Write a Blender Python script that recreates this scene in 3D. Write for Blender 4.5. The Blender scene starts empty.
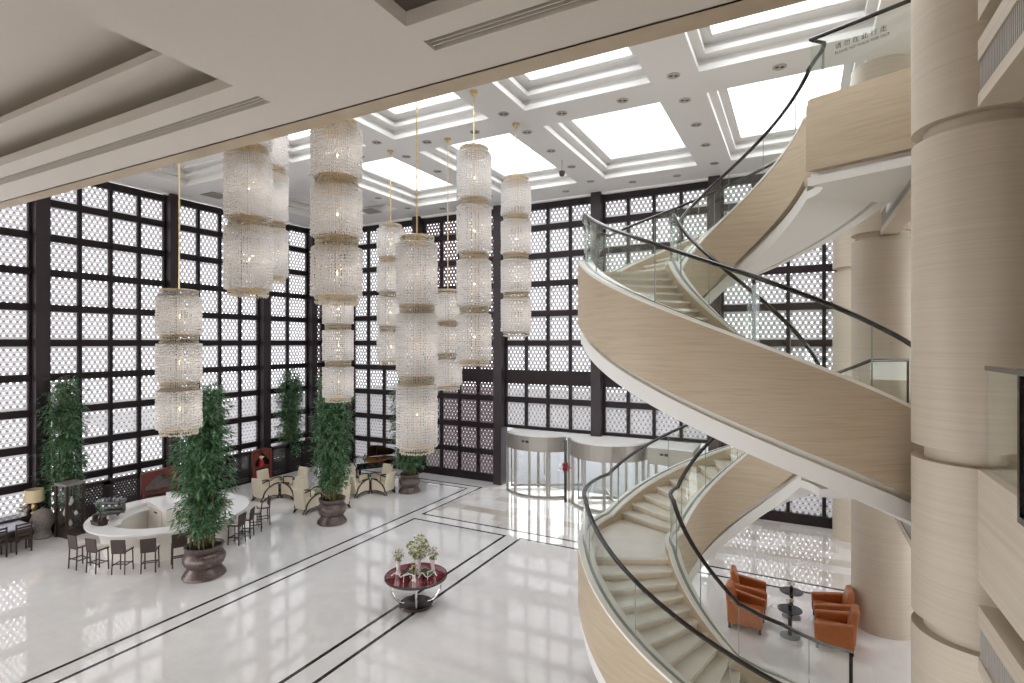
import bpy, math, random
import numpy as np
from math import sin, cos, pi, radians as rad, atan2, hypot
random.seed(7)
SC = bpy.context.scene
COL = SC.collection
TH = math.atan2(286, 542)            # yaw of the camera to the left of the room's long axis
CT, ST = cos(TH), sin(TH)

# ------------------------------------------------------------------ materials
def new_mat(name):
    m = bpy.data.materials.new(name); m.use_nodes = True
    nt = m.node_tree; nt.nodes.clear()
    return m, nt
def N(nt, typ, **kw):
    n = nt.nodes.new(typ)
    for k, v in kw.items():
        if k.startswith('i_'): n.inputs[k[2:].replace('_', ' ')].default_value = v
        else: setattr(n, k, v)
    return n
def out(nt, sock):
    o = nt.nodes.new('ShaderNodeOutputMaterial'); nt.links.new(sock, o.inputs['Surface'])
def simple(name, col, rough=.5, metal=0., spec=.5, noise=0., scale=8., coat=0.):
    m, nt = new_mat(name)
    p = N(nt, 'ShaderNodeBsdfPrincipled')
    p.inputs['Base Color'].default_value = (*col, 1); p.inputs['Roughness'].default_value = rough
    p.inputs['Metallic'].default_value = metal; p.inputs['Specular IOR Level'].default_value = spec
    p.inputs['Coat Weight'].default_value = coat
    if noise:
        tc = N(nt, 'ShaderNodeTexCoord'); nz = N(nt, 'ShaderNodeTexNoise'); nz.inputs['Scale'].default_value = scale
        nz.inputs['Detail'].default_value = 4
        r = N(nt, 'ShaderNodeValToRGB')
        r.color_ramp.elements[0].position = .3; r.color_ramp.elements[1].position = .7
        r.color_ramp.elements[0].color = (*[c * (1 - noise) for c in col], 1)
        r.color_ramp.elements[1].color = (*[min(1, c * (1 + noise)) for c in col], 1)
        nt.links.new(tc.outputs['Object'], nz.inputs['Vector']); nt.links.new(nz.outputs['Fac'], r.inputs['Fac'])
        nt.links.new(r.outputs['Color'], p.inputs['Base Color'])
    out(nt, p.outputs['BSDF'])
    return m
def travertine(name, dark, mid, light, rough=.45, xy=(.6, .6)):
    m, nt = new_mat(name)
    tc = N(nt, 'ShaderNodeTexCoord')
    mp = N(nt, 'ShaderNodeMapping'); mp.inputs['Scale'].default_value = xy + (9,)
    nz = N(nt, 'ShaderNodeTexNoise'); nz.inputs['Scale'].default_value = 1.6; nz.inputs['Detail'].default_value = 6
    nz.inputs['Roughness'].default_value = .6
    mp2 = N(nt, 'ShaderNodeMapping'); mp2.inputs['Scale'].default_value = (xy[0] * 2, xy[1] * 2, 46)
    nz2 = N(nt, 'ShaderNodeTexNoise'); nz2.inputs['Scale'].default_value = 1.5; nz2.inputs['Detail'].default_value = 3
    mx = N(nt, 'ShaderNodeMix', data_type='FLOAT'); mx.inputs[0].default_value = .5
    r = N(nt, 'ShaderNodeValToRGB'); e = r.color_ramp.elements
    e[0].position = .25; e[0].color = (*dark, 1); e[1].position = .76; e[1].color = (*light, 1)
    q = e.new(.5); q.color = (*mid, 1)
    p = N(nt, 'ShaderNodeBsdfPrincipled'); p.inputs['Roughness'].default_value = rough
    L = nt.links.new
    L(tc.outputs['Object'], mp.inputs['Vector']); L(mp.outputs['Vector'], nz.inputs['Vector'])
    L(tc.outputs['Object'], mp2.inputs['Vector']); L(mp2.outputs['Vector'], nz2.inputs['Vector'])
    L(nz.outputs['Fac'], mx.inputs[2]); L(nz2.outputs['Fac'], mx.inputs[3]); L(mx.outputs[0], r.inputs['Fac'])
    L(r.outputs['Color'], p.inputs['Base Color']); out(nt, p.outputs['BSDF'])
    return m
def marble(name, c1, c2, mortar, bw, bh, rough=.05, vein=.05, bias=0.):
    m, nt = new_mat(name); L = nt.links.new
    tc = N(nt, 'ShaderNodeTexCoord')
    b = N(nt, 'ShaderNodeTexBrick'); b.offset = .5
    b.inputs['Scale'].default_value = 1; b.inputs['Brick Width'].default_value = bw; b.inputs['Row Height'].default_value = bh
    b.inputs['Mortar Size'].default_value = .004; b.inputs['Bias'].default_value = bias
    b.inputs['Color1'].default_value = (*c1, 1); b.inputs['Color2'].default_value = (*c2, 1); b.inputs['Mortar'].default_value = (*mortar, 1)
    nz = N(nt, 'ShaderNodeTexNoise'); nz.inputs['Scale'].default_value = 1.3; nz.inputs['Detail'].default_value = 8; nz.inputs['Distortion'].default_value = 1.4
    r = N(nt, 'ShaderNodeValToRGB'); e = r.color_ramp.elements
    e[0].position = .35; e[0].color = (1 - vein, 1 - vein * 1.1, 1 - vein * 1.3, 1); e[1].position = .6; e[1].color = (1, 1, 1, 1)
    mx = N(nt, 'ShaderNodeMix', data_type='RGBA', blend_type='MULTIPLY'); mx.inputs[0].default_value = 1
    p = N(nt, 'ShaderNodeBsdfPrincipled'); p.inputs['Roughness'].default_value = rough
    p.inputs['Specular IOR Level'].default_value = .5; p.inputs['IOR'].default_value = 1.8
    L(tc.outputs['Object'], b.inputs['Vector']); L(tc.outputs['Object'], nz.inputs['Vector'])
    L(nz.outputs['Fac'], r.inputs['Fac']); L(b.outputs['Color'], mx.inputs[6]); L(r.outputs['Color'], mx.inputs[7])
    L(mx.outputs[2], p.inputs['Base Color']); out(nt, p.outputs['BSDF'])
    return m
def thin_glass(name, tint, refl=.06):
    m, nt = new_mat(name); L = nt.links.new
    t = N(nt, 'ShaderNodeBsdfTransparent'); t.inputs['Color'].default_value = (*tint, 1)
    g = N(nt, 'ShaderNodeBsdfGlossy'); g.inputs['Roughness'].default_value = .0; g.inputs['Color'].default_value = (.95, 1, .98, 1)
    lw = N(nt, 'ShaderNodeLayerWeight'); lw.inputs['Blend'].default_value = .5
    pw = N(nt, 'ShaderNodeMath', operation='POWER'); pw.inputs[1].default_value = 5; L(lw.outputs['Facing'], pw.inputs[0])
    ma = N(nt, 'ShaderNodeMath', operation='MULTIPLY_ADD'); ma.inputs[1].default_value = .9; ma.inputs[2].default_value = refl * .6; L(pw.outputs[0], ma.inputs[0])
    mx = N(nt, 'ShaderNodeMixShader')
    L(ma.outputs[0], mx.inputs['Fac']); L(t.outputs['BSDF'], mx.inputs[1]); L(g.outputs['BSDF'], mx.inputs[2])
    out(nt, mx.outputs['Shader'])
    return m
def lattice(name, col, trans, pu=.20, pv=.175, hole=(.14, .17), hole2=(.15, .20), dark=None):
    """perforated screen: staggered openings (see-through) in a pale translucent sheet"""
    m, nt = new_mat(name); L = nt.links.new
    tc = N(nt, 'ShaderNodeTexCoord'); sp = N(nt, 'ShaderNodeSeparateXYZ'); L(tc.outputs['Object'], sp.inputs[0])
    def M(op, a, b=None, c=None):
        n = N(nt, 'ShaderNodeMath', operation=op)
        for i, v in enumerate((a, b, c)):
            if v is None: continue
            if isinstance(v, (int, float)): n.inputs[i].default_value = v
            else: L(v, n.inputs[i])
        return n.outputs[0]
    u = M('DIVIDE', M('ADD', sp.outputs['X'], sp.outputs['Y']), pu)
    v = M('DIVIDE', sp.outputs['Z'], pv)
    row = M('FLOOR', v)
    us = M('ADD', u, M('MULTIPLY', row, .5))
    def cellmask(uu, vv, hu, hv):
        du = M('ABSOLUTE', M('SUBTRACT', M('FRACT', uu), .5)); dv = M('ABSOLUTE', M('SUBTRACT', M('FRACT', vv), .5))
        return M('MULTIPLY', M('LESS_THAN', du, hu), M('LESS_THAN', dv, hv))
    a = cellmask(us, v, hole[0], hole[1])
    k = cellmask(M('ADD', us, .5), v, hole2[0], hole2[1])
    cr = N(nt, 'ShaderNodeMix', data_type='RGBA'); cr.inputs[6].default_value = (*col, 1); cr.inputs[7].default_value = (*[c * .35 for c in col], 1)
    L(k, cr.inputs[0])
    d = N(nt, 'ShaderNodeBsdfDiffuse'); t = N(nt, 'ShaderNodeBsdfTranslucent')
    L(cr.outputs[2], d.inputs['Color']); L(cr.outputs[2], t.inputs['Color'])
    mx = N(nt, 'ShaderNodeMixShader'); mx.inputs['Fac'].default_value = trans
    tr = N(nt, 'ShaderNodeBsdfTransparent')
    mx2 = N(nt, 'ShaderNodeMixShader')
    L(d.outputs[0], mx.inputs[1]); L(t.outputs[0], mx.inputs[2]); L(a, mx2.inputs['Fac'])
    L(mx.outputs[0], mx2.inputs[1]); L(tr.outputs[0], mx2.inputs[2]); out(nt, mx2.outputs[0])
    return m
def crystal(name):
    m, nt = new_mat(name); L = nt.links.new
    p = N(nt, 'ShaderNodeBsdfPrincipled'); p.inputs['Base Color'].default_value = (.95, .94, .94, 1)
    p.inputs['Roughness'].default_value = .12; p.inputs['Specular IOR Level'].default_value = .9
    t = N(nt, 'ShaderNodeBsdfTranslucent'); t.inputs['Color'].default_value = (.97, .95, .94, 1)
    tr = N(nt, 'ShaderNodeBsdfTransparent'); tr.inputs['Color'].default_value = (.97, .96, .95, 1)
    a = N(nt, 'ShaderNodeMixShader'); a.inputs['Fac'].default_value = .58
    b = N(nt, 'ShaderNodeMixShader'); b.inputs['Fac'].default_value = .10
    L(p.outputs[0], a.inputs[1]); L(t.outputs[0], a.inputs[2]); L(a.outputs[0], b.inputs[1]); L(tr.outputs[0], b.inputs[2])
    out(nt, b.outputs[0])
    return m
def leafmat(name, c1, c2):
    m, nt = new_mat(name); L = nt.links.new
    tc = N(nt, 'ShaderNodeTexCoord'); nz = N(nt, 'ShaderNodeTexNoise'); nz.inputs['Scale'].default_value = 14
    r = N(nt, 'ShaderNodeValToRGB'); e = r.color_ramp.elements
    e[0].position = .35; e[0].color = (*c1, 1); e[1].position = .68; e[1].color = (*c2, 1)
    d = N(nt, 'ShaderNodeBsdfPrincipled'); d.inputs['Roughness'].default_value = .4
    t = N(nt, 'ShaderNodeBsdfTranslucent'); mx = N(nt, 'ShaderNodeMixShader'); mx.inputs['Fac'].default_value = .3
    L(tc.outputs['Object'], nz.inputs['Vector']); L(nz.outputs['Fac'], r.inputs['Fac'])
    L(r.outputs['Color'], d.inputs['Base Color']); L(r.outputs['Color'], t.inputs['Color'])
    L(d.outputs[0], mx.inputs[1]); L(t.outputs[0], mx.inputs[2]); out(nt, mx.outputs[0])
    return m

MT = {
 'trav': travertine('travertine', (.43, .335, .225), (.55, .45, .325), (.63, .53, .405)),
 'trav_col': travertine('travertine_column', (.51, .43, .335), (.59, .51, .415), (.66, .585, .49), xy=(.12, .12)),
 'capstone': simple('cream_capstone', (.90, .88, .82), .3),
 'tread': marble('tread_marble', (.80, .79, .72), (.84, .82, .76), (.8, .78, .7), 3, 3, .15, .06),
 'riser': simple('riser_stone', (.66, .57, .45), .4, noise=.06),
 'white': simple('white_paint', (.88, .87, .855), .7),
 'plaster': simple('warm_plaster', (.75, .705, .65), .75),
 'floor': marble('floor_marble', (.86, .845, .855), (.88, .862, .872), (.77, .76, .765), .95, .95, .035, .05),
 'floor2': marble('entrance_marble', (.84, .82, .81), (.50, .42, .34), (.66, .62, .58), 1.2, .6, .04, .05, -.3),
 'inlay': simple('black_marble', (.035, .033, .036), .1, noise=.4, scale=14),
 'frame': simple('dark_bronze_wood', (.020, .012, .014), .5, spec=.3),
 'pillar': simple('dark_pillar', (.038, .027, .031), .4, spec=.35),
 'panel': lattice('lattice_panel', (.49, .465, .475), .31),
 'panel_shaded': lattice('lattice_panel_shaded', (.20, .155, .163), .22),  # darker outdoors behind these panes is put into the sheet colour
 'dark_lattice': lattice('dark_lattice', (.05, .045, .045), .1, .11, .1, (.15, .15), (.0, .0)),
 'grille': simple('grille_metal', (.46, .43, .40), .4),
 'ventback': simple('vent_backing', (.22, .19, .16), .7),
 'dark': simple('dark_void', (.04, .036, .034), .7),
 'glass': thin_glass('green_tint_glass', (.965, .98, .968)),
 'clear': thin_glass('clear_glass', (.98, .985, .985)),
 'rail': simple('black_handrail', (.018, .014, .013), .22, coat=.3),
 'steel': simple('brushed_steel', (.37, .345, .31), .42, .45),
 'chrome': simple('chrome', (.8, .8, .8), .12, 1.0),
 'gold': simple('gold_metal', (.80, .62, .33), .3, 1.0),
 'crystal': crystal('crystal_beads'),
 'crystal_warm': None,
 'wicker': simple('brown_wicker', (.052, .032, .028), .6, noise=.3, scale=60),
 'legwood': simple('dark_leg_wood', (.035, .02, .016), .4),
 'cream': simple('cream_upholstery', (.78, .70, .56), .8, noise=.04, scale=20),
 'seatpad': simple('pale_seat_pad', (.78, .72, .66), .8),
 'bronze': simple('hammered_bronze_pot', (.145, .112, .105), .32, .6, noise=.6, scale=30),
 'soil': simple('soil', (.03, .02, .015), .9),
 'leaf': leafmat('bamboo_leaf', (.03, .10, .05), (.24, .42, .22)),
 'culm': simple('bamboo_culm', (.16, .14, .05), .5, noise=.4, scale=10),
 'solid': simple('white_solid_surface', (.90, .89, .89), .2),
 'counter_front': simple('pale_counter_front', (.80, .76, .70), .4),
 'orange': simple('orange_leather', (.40, .120, .030), .36, noise=.08, scale=10),
 'black': simple('black_lacquer', (.012, .012, .014), .15, coat=.5),
 'ebony': simple('ebony_top', (.05, .035, .038), .18),
 'redglass': simple('dark_red_top', (.20, .012, .03), .08, coat=1.),
 'redwood': simple('red_brown_wood', (.16, .035, .022), .35),
 'redcloth': simple('red_cloth', (.5, .02, .03), .7),
 'joint': simple('pane_joint', (.34, .36, .35), .25),
 'ivory': simple('ivory_keys', (.85, .83, .78), .3),
 'brass_wood': simple('piano_soundboard', (.45, .20, .06), .3),
 'shade': simple('yellow_lamp_shade', (.72, .60, .38), .8),
 'stonejar': simple('grey_stoneware', (.22, .19, .18), .5, noise=.2, scale=12),
 'white_petal': simple('white_petals', (.85, .82, .68), .6),
 'pink_petal': simple('pink_petals', (.80, .48, .48), .6),
 'red_petal': simple('red_petals', (.45, .02, .06), .6),
 'lime_leaf': leafmat('lime_leaf', (.12, .16, .02), (.40, .40, .07)),
 'porcelain': simple('porcelain', (.82, .74, .74), .15),
 'greyfab': simple('grey_plastic', (.25, .25, .27), .4),
 'paving': simple('grey_paving', (.17, .175, .185), .8, noise=.05, scale=.5),
 'text': simple('black_lettering', (.03, .03, .03), .5),
 'lampglass': simple('downlight_reflector', (.16, .12, .10), .35, .3),
 'bluecloth': simple('pale_blue_table_top', (.45, .46, .58), .15),
}
_m = MT['crystal'].copy(); _m.name = 'warm_crystal_beads'; MT['crystal_warm'] = _m
for n in _m.node_tree.nodes:
    if n.type == 'BSDF_PRINCIPLED': n.inputs['Base Color'].default_value = (.93, .88, .79, 1)
    if n.type == 'BSDF_TRANSLUCENT': n.inputs['Color'].default_value = (.96, .90, .80, 1)

# ------------------------------------------------------------------ mesh builder
class MB:
    def __init__(s): s.v = []; s.f = []; s.m = []
    def add(s, vs, fs, mi=0):
        o = len(s.v); s.v += [tuple(p) for p in vs]
        for f in fs: s.f.append(tuple(i + o for i in f)); s.m.append(mi)
        return s
    def box(s, x0, x1, y0, y1, z0, z1, mi=0):
        if x0 > x1: x0, x1 = x1, x0
        if y0 > y1: y0, y1 = y1, y0
        v = [(x0,y0,z0),(x1,y0,z0),(x1,y1,z0),(x0,y1,z0),(x0,y0,z1),(x1,y0,z1),(x1,y1,z1),(x0,y1,z1)]
        return s.add(v, [(0,3,2,1),(4,5,6,7),(0,1,5,4),(1,2,6,5),(2,3,7,6),(3,0,4,7)], mi)
    def loft(s, secs, mi=0, closed=False, caps=True):
        """secs: list of equal-length point loops"""
        n = len(secs[0]); v = [p for q in secs for p in q]; f = []
        K = len(secs)
        for i in range(K if closed else K - 1):
            a = i * n; b = ((i + 1) % K) * n
            for j in range(n): f.append((a + j, a + (j + 1) % n, b + (j + 1) % n, b + j))
        if caps and not closed: f.append(tuple(range(n - 1, -1, -1))); f.append(tuple((K - 1) * n + j for j in range(n)))
        return s.add(v, f, mi)
    def prism(s, poly, z0, z1, mi=0):
        a = sum(poly[i][0] * poly[(i+1) % len(poly)][1] - poly[(i+1) % len(poly)][0] * poly[i][1] for i in range(len(poly)))
        if a < 0: poly = poly[::-1]
        return s.loft([[(x, y, z0) for x, y in poly], [(x, y, z1) for x, y in poly]], mi)
    def lathe(s, prof, c=(0, 0), n=32, mi=0, rx=1., ry=1.):
        secs = [[(c[0] + r * rx * cos(2*pi*j/n), c[1] + r * ry * sin(2*pi*j/n), z) for j in range(n)] for r, z in prof]
        return s.loft(secs, mi)
    def tube(s, pts, r, n=8, mi=0, flat=None, r2=None):
        secs = []; K = len(pts)
        for i, p in enumerate(pts):
            a = pts[max(0, i-1)]; b = pts[min(K-1, i+1)]
            d = np.array(b, float) - np.array(a, float); d /= np.linalg.norm(d) + 1e-9
            up = np.array((0, 0, 1.)) if abs(d[2]) < .95 else np.array((1., 0, 0))
            e1 = np.cross(d, up); e1 /= np.linalg.norm(e1); e2 = np.cross(e1, d)
            rr = r if r2 is None else r + (r2 - r) * i / max(1, K - 1)
            h = rr if flat is None else flat
            secs.append([tuple(np.array(p) + e1 * rr * cos(2*pi*(j+.5)/n) * (1.2 if flat else 1) + e2 * h * sin(2*pi*(j+.5)/n)) for j in range(n)])
        return s.loft(secs, mi)
    def rot(s, ang, start=0):
        c, d = cos(ang), sin(ang)
        s.v[start:] = [(x*c - y*d, x*d + y*c, z) for x, y, z in s.v[start:]]; return s
    def move(s, dx, dy, dz, start=0):
        s.v[start:] = [(x+dx, y+dy, z+dz) for x, y, z in s.v[start:]]; return s
    def build(s, name, mats, parent=None, smooth=None, bevel=0):
        if not isinstance(mats, (list, tuple)): mats = [mats]
        me = bpy.data.meshes.new(name); me.from_pydata(s.v, [], s.f)
        for m in mats: me.materials.append(MT[m] if isinstance(m, str) else m)
        if len(mats) > 1: me.polygons.foreach_set('material_index', s.m)
        if smooth:
            me.polygons.foreach_set('use_smooth', [True] * len(me.polygons)); me.set_sharp_from_angle(angle=rad(smooth))
        me.update()
        o = bpy.data.objects.new(name, me); COL.objects.link(o)
        if parent is not None: o.parent = parent
        if bevel:
            b = o.modifiers.new('soft edges', 'BEVEL'); b.width = bevel; b.segments = 2; b.limit_method = 'ANGLE'
        return o
def tag(o, label=None, cat=None, group=None, kind=None):
    if label: o['label'] = label
    if cat: o['category'] = cat
    if group: o['group'] = group
    if kind: o['kind'] = kind
    return o
def empty(name, loc, rz=0., **kw):
    o = bpy.data.objects.new(name, None); COL.objects.link(o); o.location = loc; o.rotation_euler = (0, 0, rz)
    o.empty_display_size = .2
    return tag(o, **kw)
def struct(o, label, cat): return tag(o, label, cat, kind='structure')
def copy_tree(o, parent=None):
    c = o.copy(); COL.objects.link(c)
    if parent is not None: c.parent = parent
    for ch in list(o.children): copy_tree(ch, c)
    return c
def place(proto, used, loc, rz, label, group=None):
    o = copy_tree(proto) if used else proto
    o.location = loc; o.rotation_euler = (0, 0, rz); o['label'] = label
    if group: o['group'] = group
    return o

# ------------------------------------------------------------------ levels and lines of the room
XL, YB, ZC = -25.6, 23.8, 13.8       # left wall, back wall, atrium ceiling
XM = 1.74                            # mezzanine edge
F2, F3 = 5.5, 11.36
CX, CY = -.949, 11.664               # axis of the spiral stair

# ------------------------------------------------------------------ floor
def strips(mb, segs, w=.095, z=.004):
    for (x0, y0, x1, y1) in segs:
        if x0 == x1: mb.box(x0 - w/2, x0 + w/2, min(y0, y1) - w/2, max(y0, y1) + w/2, -.01, z)
        else: mb.box(min(x0, x1) + w/2, max(x0, x1) - w/2, y0 - w/2, y0 + w/2, -.01, z)
mb = MB(); mb.add([(XL-.3, -8, 0), (9, -8, 0), (9, 17.95, 0), (XL-.3, 17.95, 0)], [(0,1,2,3)])
mb.add([(XL-.3, 17.95, 0), (-13.5, 17.95, 0), (-13.5, YB+.3, 0), (XL-.3, YB+.3, 0)], [(0,1,2,3)])
mb.add([(-13.5, 17.95, 0), (9, 17.95, 0), (9, YB+.3, 0), (-13.5, YB+.3, 0)], [(0,1,2,3)], 1)
floor = struct(mb.build('floor', ['floor', 'floor2']), 'polished pale marble lobby floor with black inlay lines', 'floor')
mb = MB()
strips(mb, [(-14.1, -4, -14.1, 22.08), (-14.1, 22.08, XL, 22.08), (XL, 22.55, -13.58, 22.55), (-13.58, 22.55, -13.58, 17.93), (-13.58, 17.93, 8, 17.93),
            (-13.52, -4, -13.52, 17.3), (-13.52, 17.3, -9.42, 17.3), (-9.42, 17.3, -9.42, -4), (-8.8, -4, -8.8, 17.3), (-8.8, 17.3, 8, 17.3)])
mb.build('inlay_strip', 'inlay', floor)
mb = MB(); mb.add([(-60, YB+.3, -.03), (40, YB+.3, -.03), (40, 75, -.03), (-60, 75, -.03)], [(0,1,2,3)])
struct(mb.build('ground', 'paving'), 'grey paving outside the entrance doors', 'ground')

# ------------------------------------------------------------------ window walls
RB = [12.55, 11.2, 9.85, 8.42, 7.0, 5.62, 4.22, 2.82, 1.48]
RL = [12.4, 11.06, 9.7, 8.35, 7.0, 5.68, 4.35, 3.0, 1.62]
wn = 0
def bay(plane, s, e, n, rails, z0, tint=False, thick=False, label='', wall='back'):
    """one bay of the glazed screen wall: frame, mullions, rails and a lattice pane"""
    global wn; wn += 1
    fr = MB(); pa = MB(); d0, d1 = -.12, .1
    def bx(mb, u0, u1, z0_, z1_, a, b):
        if wall == 'back': mb.box(u0, u1, plane + a, plane + b, z0_, z1_)
        else: mb.box(plane - b, plane - a, u0, u1, z0_, z1_)
    for i in range(n + 1):
        u = s + (e - s) * i / n
        u0, u1 = max(s, u - .065), min(e, u + .065)
        if i == 0: u1 = s + .09
        if i == n: u0 = e - .09
        bx(fr, u0, u1, z0, 13.5, d0 + .02, d1)
    for z in rails:
        if z - .14 < z0: continue
        if thick and abs(z - 5.62) < .1: bx(fr, s, e, 5.0, 5.68, d0 - .02, d1)
        else: bx(fr, s, e, z - .135, z + .135, d0, d1)
    bx(fr, s, e, 13.42, 13.72, d0 - .03, d1)
    if z0 < .1: bx(fr, s, e, 0, .40, d0 - .02, d1)
    else: bx(fr, s, e, z0, z0 + .14, d0, d1)
    zb_ = max(z0, .3)
    if wall == 'back': pa.add([(s, plane + .03, zb_), (e, plane + .03, zb_), (e, plane + .03, 13.5), (s, plane + .03, 13.5)], [(0, 1, 2, 3)])
    else: pa.add([(plane - .03, s, zb_), (plane - .03, e, zb_), (plane - .03, e, 13.5), (plane - .03, s, 13.5)], [(0, 1, 2, 3)])
    o = struct(fr.build('window_%d' % wn, 'frame'), label, 'window')
    pa.build('pane', 'panel_shaded' if tint else 'panel', o)
    return o
starts = [-23.05, -17.93, -12.9, -7.83, -2.79]
ends = [-18.4, -13.36, -8.29, -3.25, 2.1]
for i, (s, e) in enumerate(zip(starts, ends)):
    if i == 2: bay(YB, s, e, 4, RB, 2.82, thick=True, label='dark framed lattice window bay above the revolving doors, left one', wall='back')
    elif i == 3: bay(YB, s, e, 4, RB, 2.82, thick=True, label='dark framed lattice window bay above the revolving doors, right one', wall='back')
    elif i == 4: bay(YB, s, e, 4, RB, 0, thick=True, label='dark framed lattice window bay behind the stair, beside the columns', wall='back')
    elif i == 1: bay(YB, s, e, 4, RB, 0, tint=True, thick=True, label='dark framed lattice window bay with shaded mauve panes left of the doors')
    else: bay(YB, s, e, 4, RB, 0, label='dark framed lattice window bay behind the piano', wall='back')
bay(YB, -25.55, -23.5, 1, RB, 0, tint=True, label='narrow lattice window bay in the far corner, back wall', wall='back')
lab = ['dark framed lattice window bay at the near end of the side wall', 'dark framed lattice window bay behind the bar',
       'dark framed lattice window bay behind the lounge armchairs']
for (s, e, n), l in zip([(5.2, 9.6, 4), (10.05, 14.5, 4), (14.93, 19.35, 4)], lab):
    bay(XL, s, e, n, RL, 0, label=l, wall='left')
bay(XL, 19.8, 22.6, 2, RL, 0, label='short lattice window bay near the far corner, side wall', wall='left')
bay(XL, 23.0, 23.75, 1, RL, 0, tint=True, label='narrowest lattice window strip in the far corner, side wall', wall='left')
for j, s in enumerate(starts):
    mb = MB(); mb.box(s - .45, s - .0, YB - .5, YB + .15, 2.55 if j == 3 else 0, 13.79)
    struct(mb.build('pillar', 'pillar'), 'dark square pillar between back wall window bays, %s' % ['beside the far corner', 'behind the piano', 'left of the doors', 'over the door canopy', 'behind the stair'][j], 'pillar')
for j, (a, b) in enumerate([(4.75, 5.2), (9.6, 10.05), (14.5, 14.93), (19.35, 19.8), (22.6, 23.0)]):
    mb = MB(); mb.box(XL - .15, XL + .45, a, b, 0, 13.79)
    struct(mb.build('pillar', 'pillar'), 'dark square pillar between side wall window bays, %s' % ['nearest', 'by the display cabinet', 'behind the bar', 'behind the armchairs', 'at the far corner'][j], 'pillar')
mb = MB(); mb.box(2.1, 9, YB - .1, YB + .2, 0, ZC); struct(mb.build('wall_back', 'trav'), 'travertine wall right of the window bays', 'wall')
mb = MB(); mb.box(XL - .3, 1.5, -8.2, -8, 4.4, 11.3); mb.box(1.5, 9, -8.2, -8, 4.4, 5.6); mb.box(1.5, 9, -8.2, -8, 9.5, 11.3); mb.box(4.6, 9, -8.2, -8, 5.6, 9.5); struct(mb.build('wall_front', 'trav'), 'unseen wall behind the viewer with openings added to let light in', 'wall')  # openings added in this unseen wall let fill daylight reach the columns
mb = MB(); mb.box(XL, XM, -8, .25, 4.4, F2 + .1); struct(mb.build('gallery_floor', 'trav'), 'gallery floor slab under the viewer', 'floor')
mb = MB()
for za, zb_ in ((0, .3), (3.4, 5.8), (9.45, 11.6), (13.5, ZC)): mb.box(8.8, 9, -8, YB, za, zb_)
mb.box(8.8, 9, -8, 11.5, 0, ZC)
for q in range(4): mb.box(8.8, 9, 11.5 + q * 3.9, 12.1 + q * 3.9, 0, ZC)
struct(mb.build('wall_right', 'trav'), 'travertine wall behind the columns', 'wall')
mb = MB(); mb.box(XL - .2, XL, YB - .06, YB + .2, 0, ZC); struct(mb.build('trim_1', 'frame'), 'dark corner post where window walls meet', 'trim')

# ------------------------------------------------------------------ atrium ceiling with coffers
cof = []
xs = [(-2.2, 1.46), (-7.07, -3.41), (-11.94, -8.28), (-16.85, -13.15), (-23.4, -18.0)]
ys = [(8.05, 14.2), (15.5, 21.65)]
def ring(mb, a, b, za, zb, mi=0):
    (x0, x1, y0, y1), (p0, p1, q0, q1) = a, b
    A = [(x0,y0,za),(x1,y0,za),(x1,y1,za),(x0,y1,za)]; B = [(p0,q0,zb),(p1,q0,zb),(p1,q1,zb),(p0,q1,zb)]
    mb.add(A + B, [(i, i + 4, (i + 1) % 4 + 4, (i + 1) % 4) for i in range(4)], mi)
ce = MB()
X = sorted([XL - .3, 9] + [v for p in xs for v in p]); Yv = sorted([-8, YB + .3] + [v for p in ys for v in p])
for i in range(len(X) - 1):
    for j in range(len(Yv) - 1):
        if (X[i], X[i+1]) in xs and (Yv[j], Yv[j+1]) in ys: continue
        ce.add([(X[i], Yv[j], ZC), (X[i+1], Yv[j], ZC), (X[i+1], Yv[j+1], ZC), (X[i], Yv[j+1], ZC)], [(3, 2, 1, 0)])
sky = MB(); k = 0
for (x0, x1) in xs:
    for (y0, y1) in ys:
        r = (x0, x1, y0, y1); sh = lambda q, d: (q[0] + d, q[1] - d, q[2] + d, q[3] - d)
        r = (x0, x1, y0, y1); sh = lambda q, d: (q[0] + d, q[1] - d, q[2] + d, q[3] - d)
        o1 = sh(r, -.14); r1 = sh(r, .17); o2 = sh(r1, -.14); r2 = sh(r1, .15)
        ring(ce, r, r, ZC, ZC + .15); ring(ce, r, o1, ZC + .15, ZC + .15); ring(ce, o1, o1, ZC + .15, ZC + .33); ring(ce, o1, r1, ZC + .33, ZC + .33)
        ring(ce, r1, r1, ZC + .33, ZC + .46); ring(ce, r1, o2, ZC + .46, ZC + .46); ring(ce, o2, o2, ZC + .46, ZC + .62); ring(ce, o2, r2, ZC + .62, ZC + .62); ring(ce, r2, r2, ZC + .62, ZC + .70)
        if x0 < -20: ce.add([(r2[0], r2[2], ZC+.69), (r2[1], r2[2], ZC+.69), (r2[1], r2[3], ZC+.69), (r2[0], r2[3], ZC+.69)], [(3,2,1,0)])
        else:
            wn += 1
            fr = MB(); ring(fr, r2, sh(r2, .05), ZC + .64, ZC + .64); ring(fr, sh(r2, .05), sh(r2, .05), ZC + .64, ZC + .70)
            o = struct(fr.build('window_%d' % wn, 'white'), 'white skylight in coffer, %s row, number %d from the stair' % ('far' if y0 > 15 else 'near', xs.index((x0, x1)) + 1), 'skylight')
            g = MB(); q = sh(r2, .03); g.box(q[0], q[1], q[2], q[3], ZC + .68, ZC + .692); g.build('pane', 'clear', o)
struct(ce.build('ceiling', 'white'), 'white coffered atrium ceiling with recessed skylights', 'ceiling')
# shadow-gap cornice at the top of the window walls
mb = MB(); mb.box(XL + .0, 9, YB - .32, YB - .22, 13.72, 13.8); mb.box(XL + .22, XL + .32, -4, YB - .3, 13.72, 13.8)
struct(mb.build('trim_2', 'white'), 'white cornice strip along the ceiling edge', 'trim')

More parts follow.
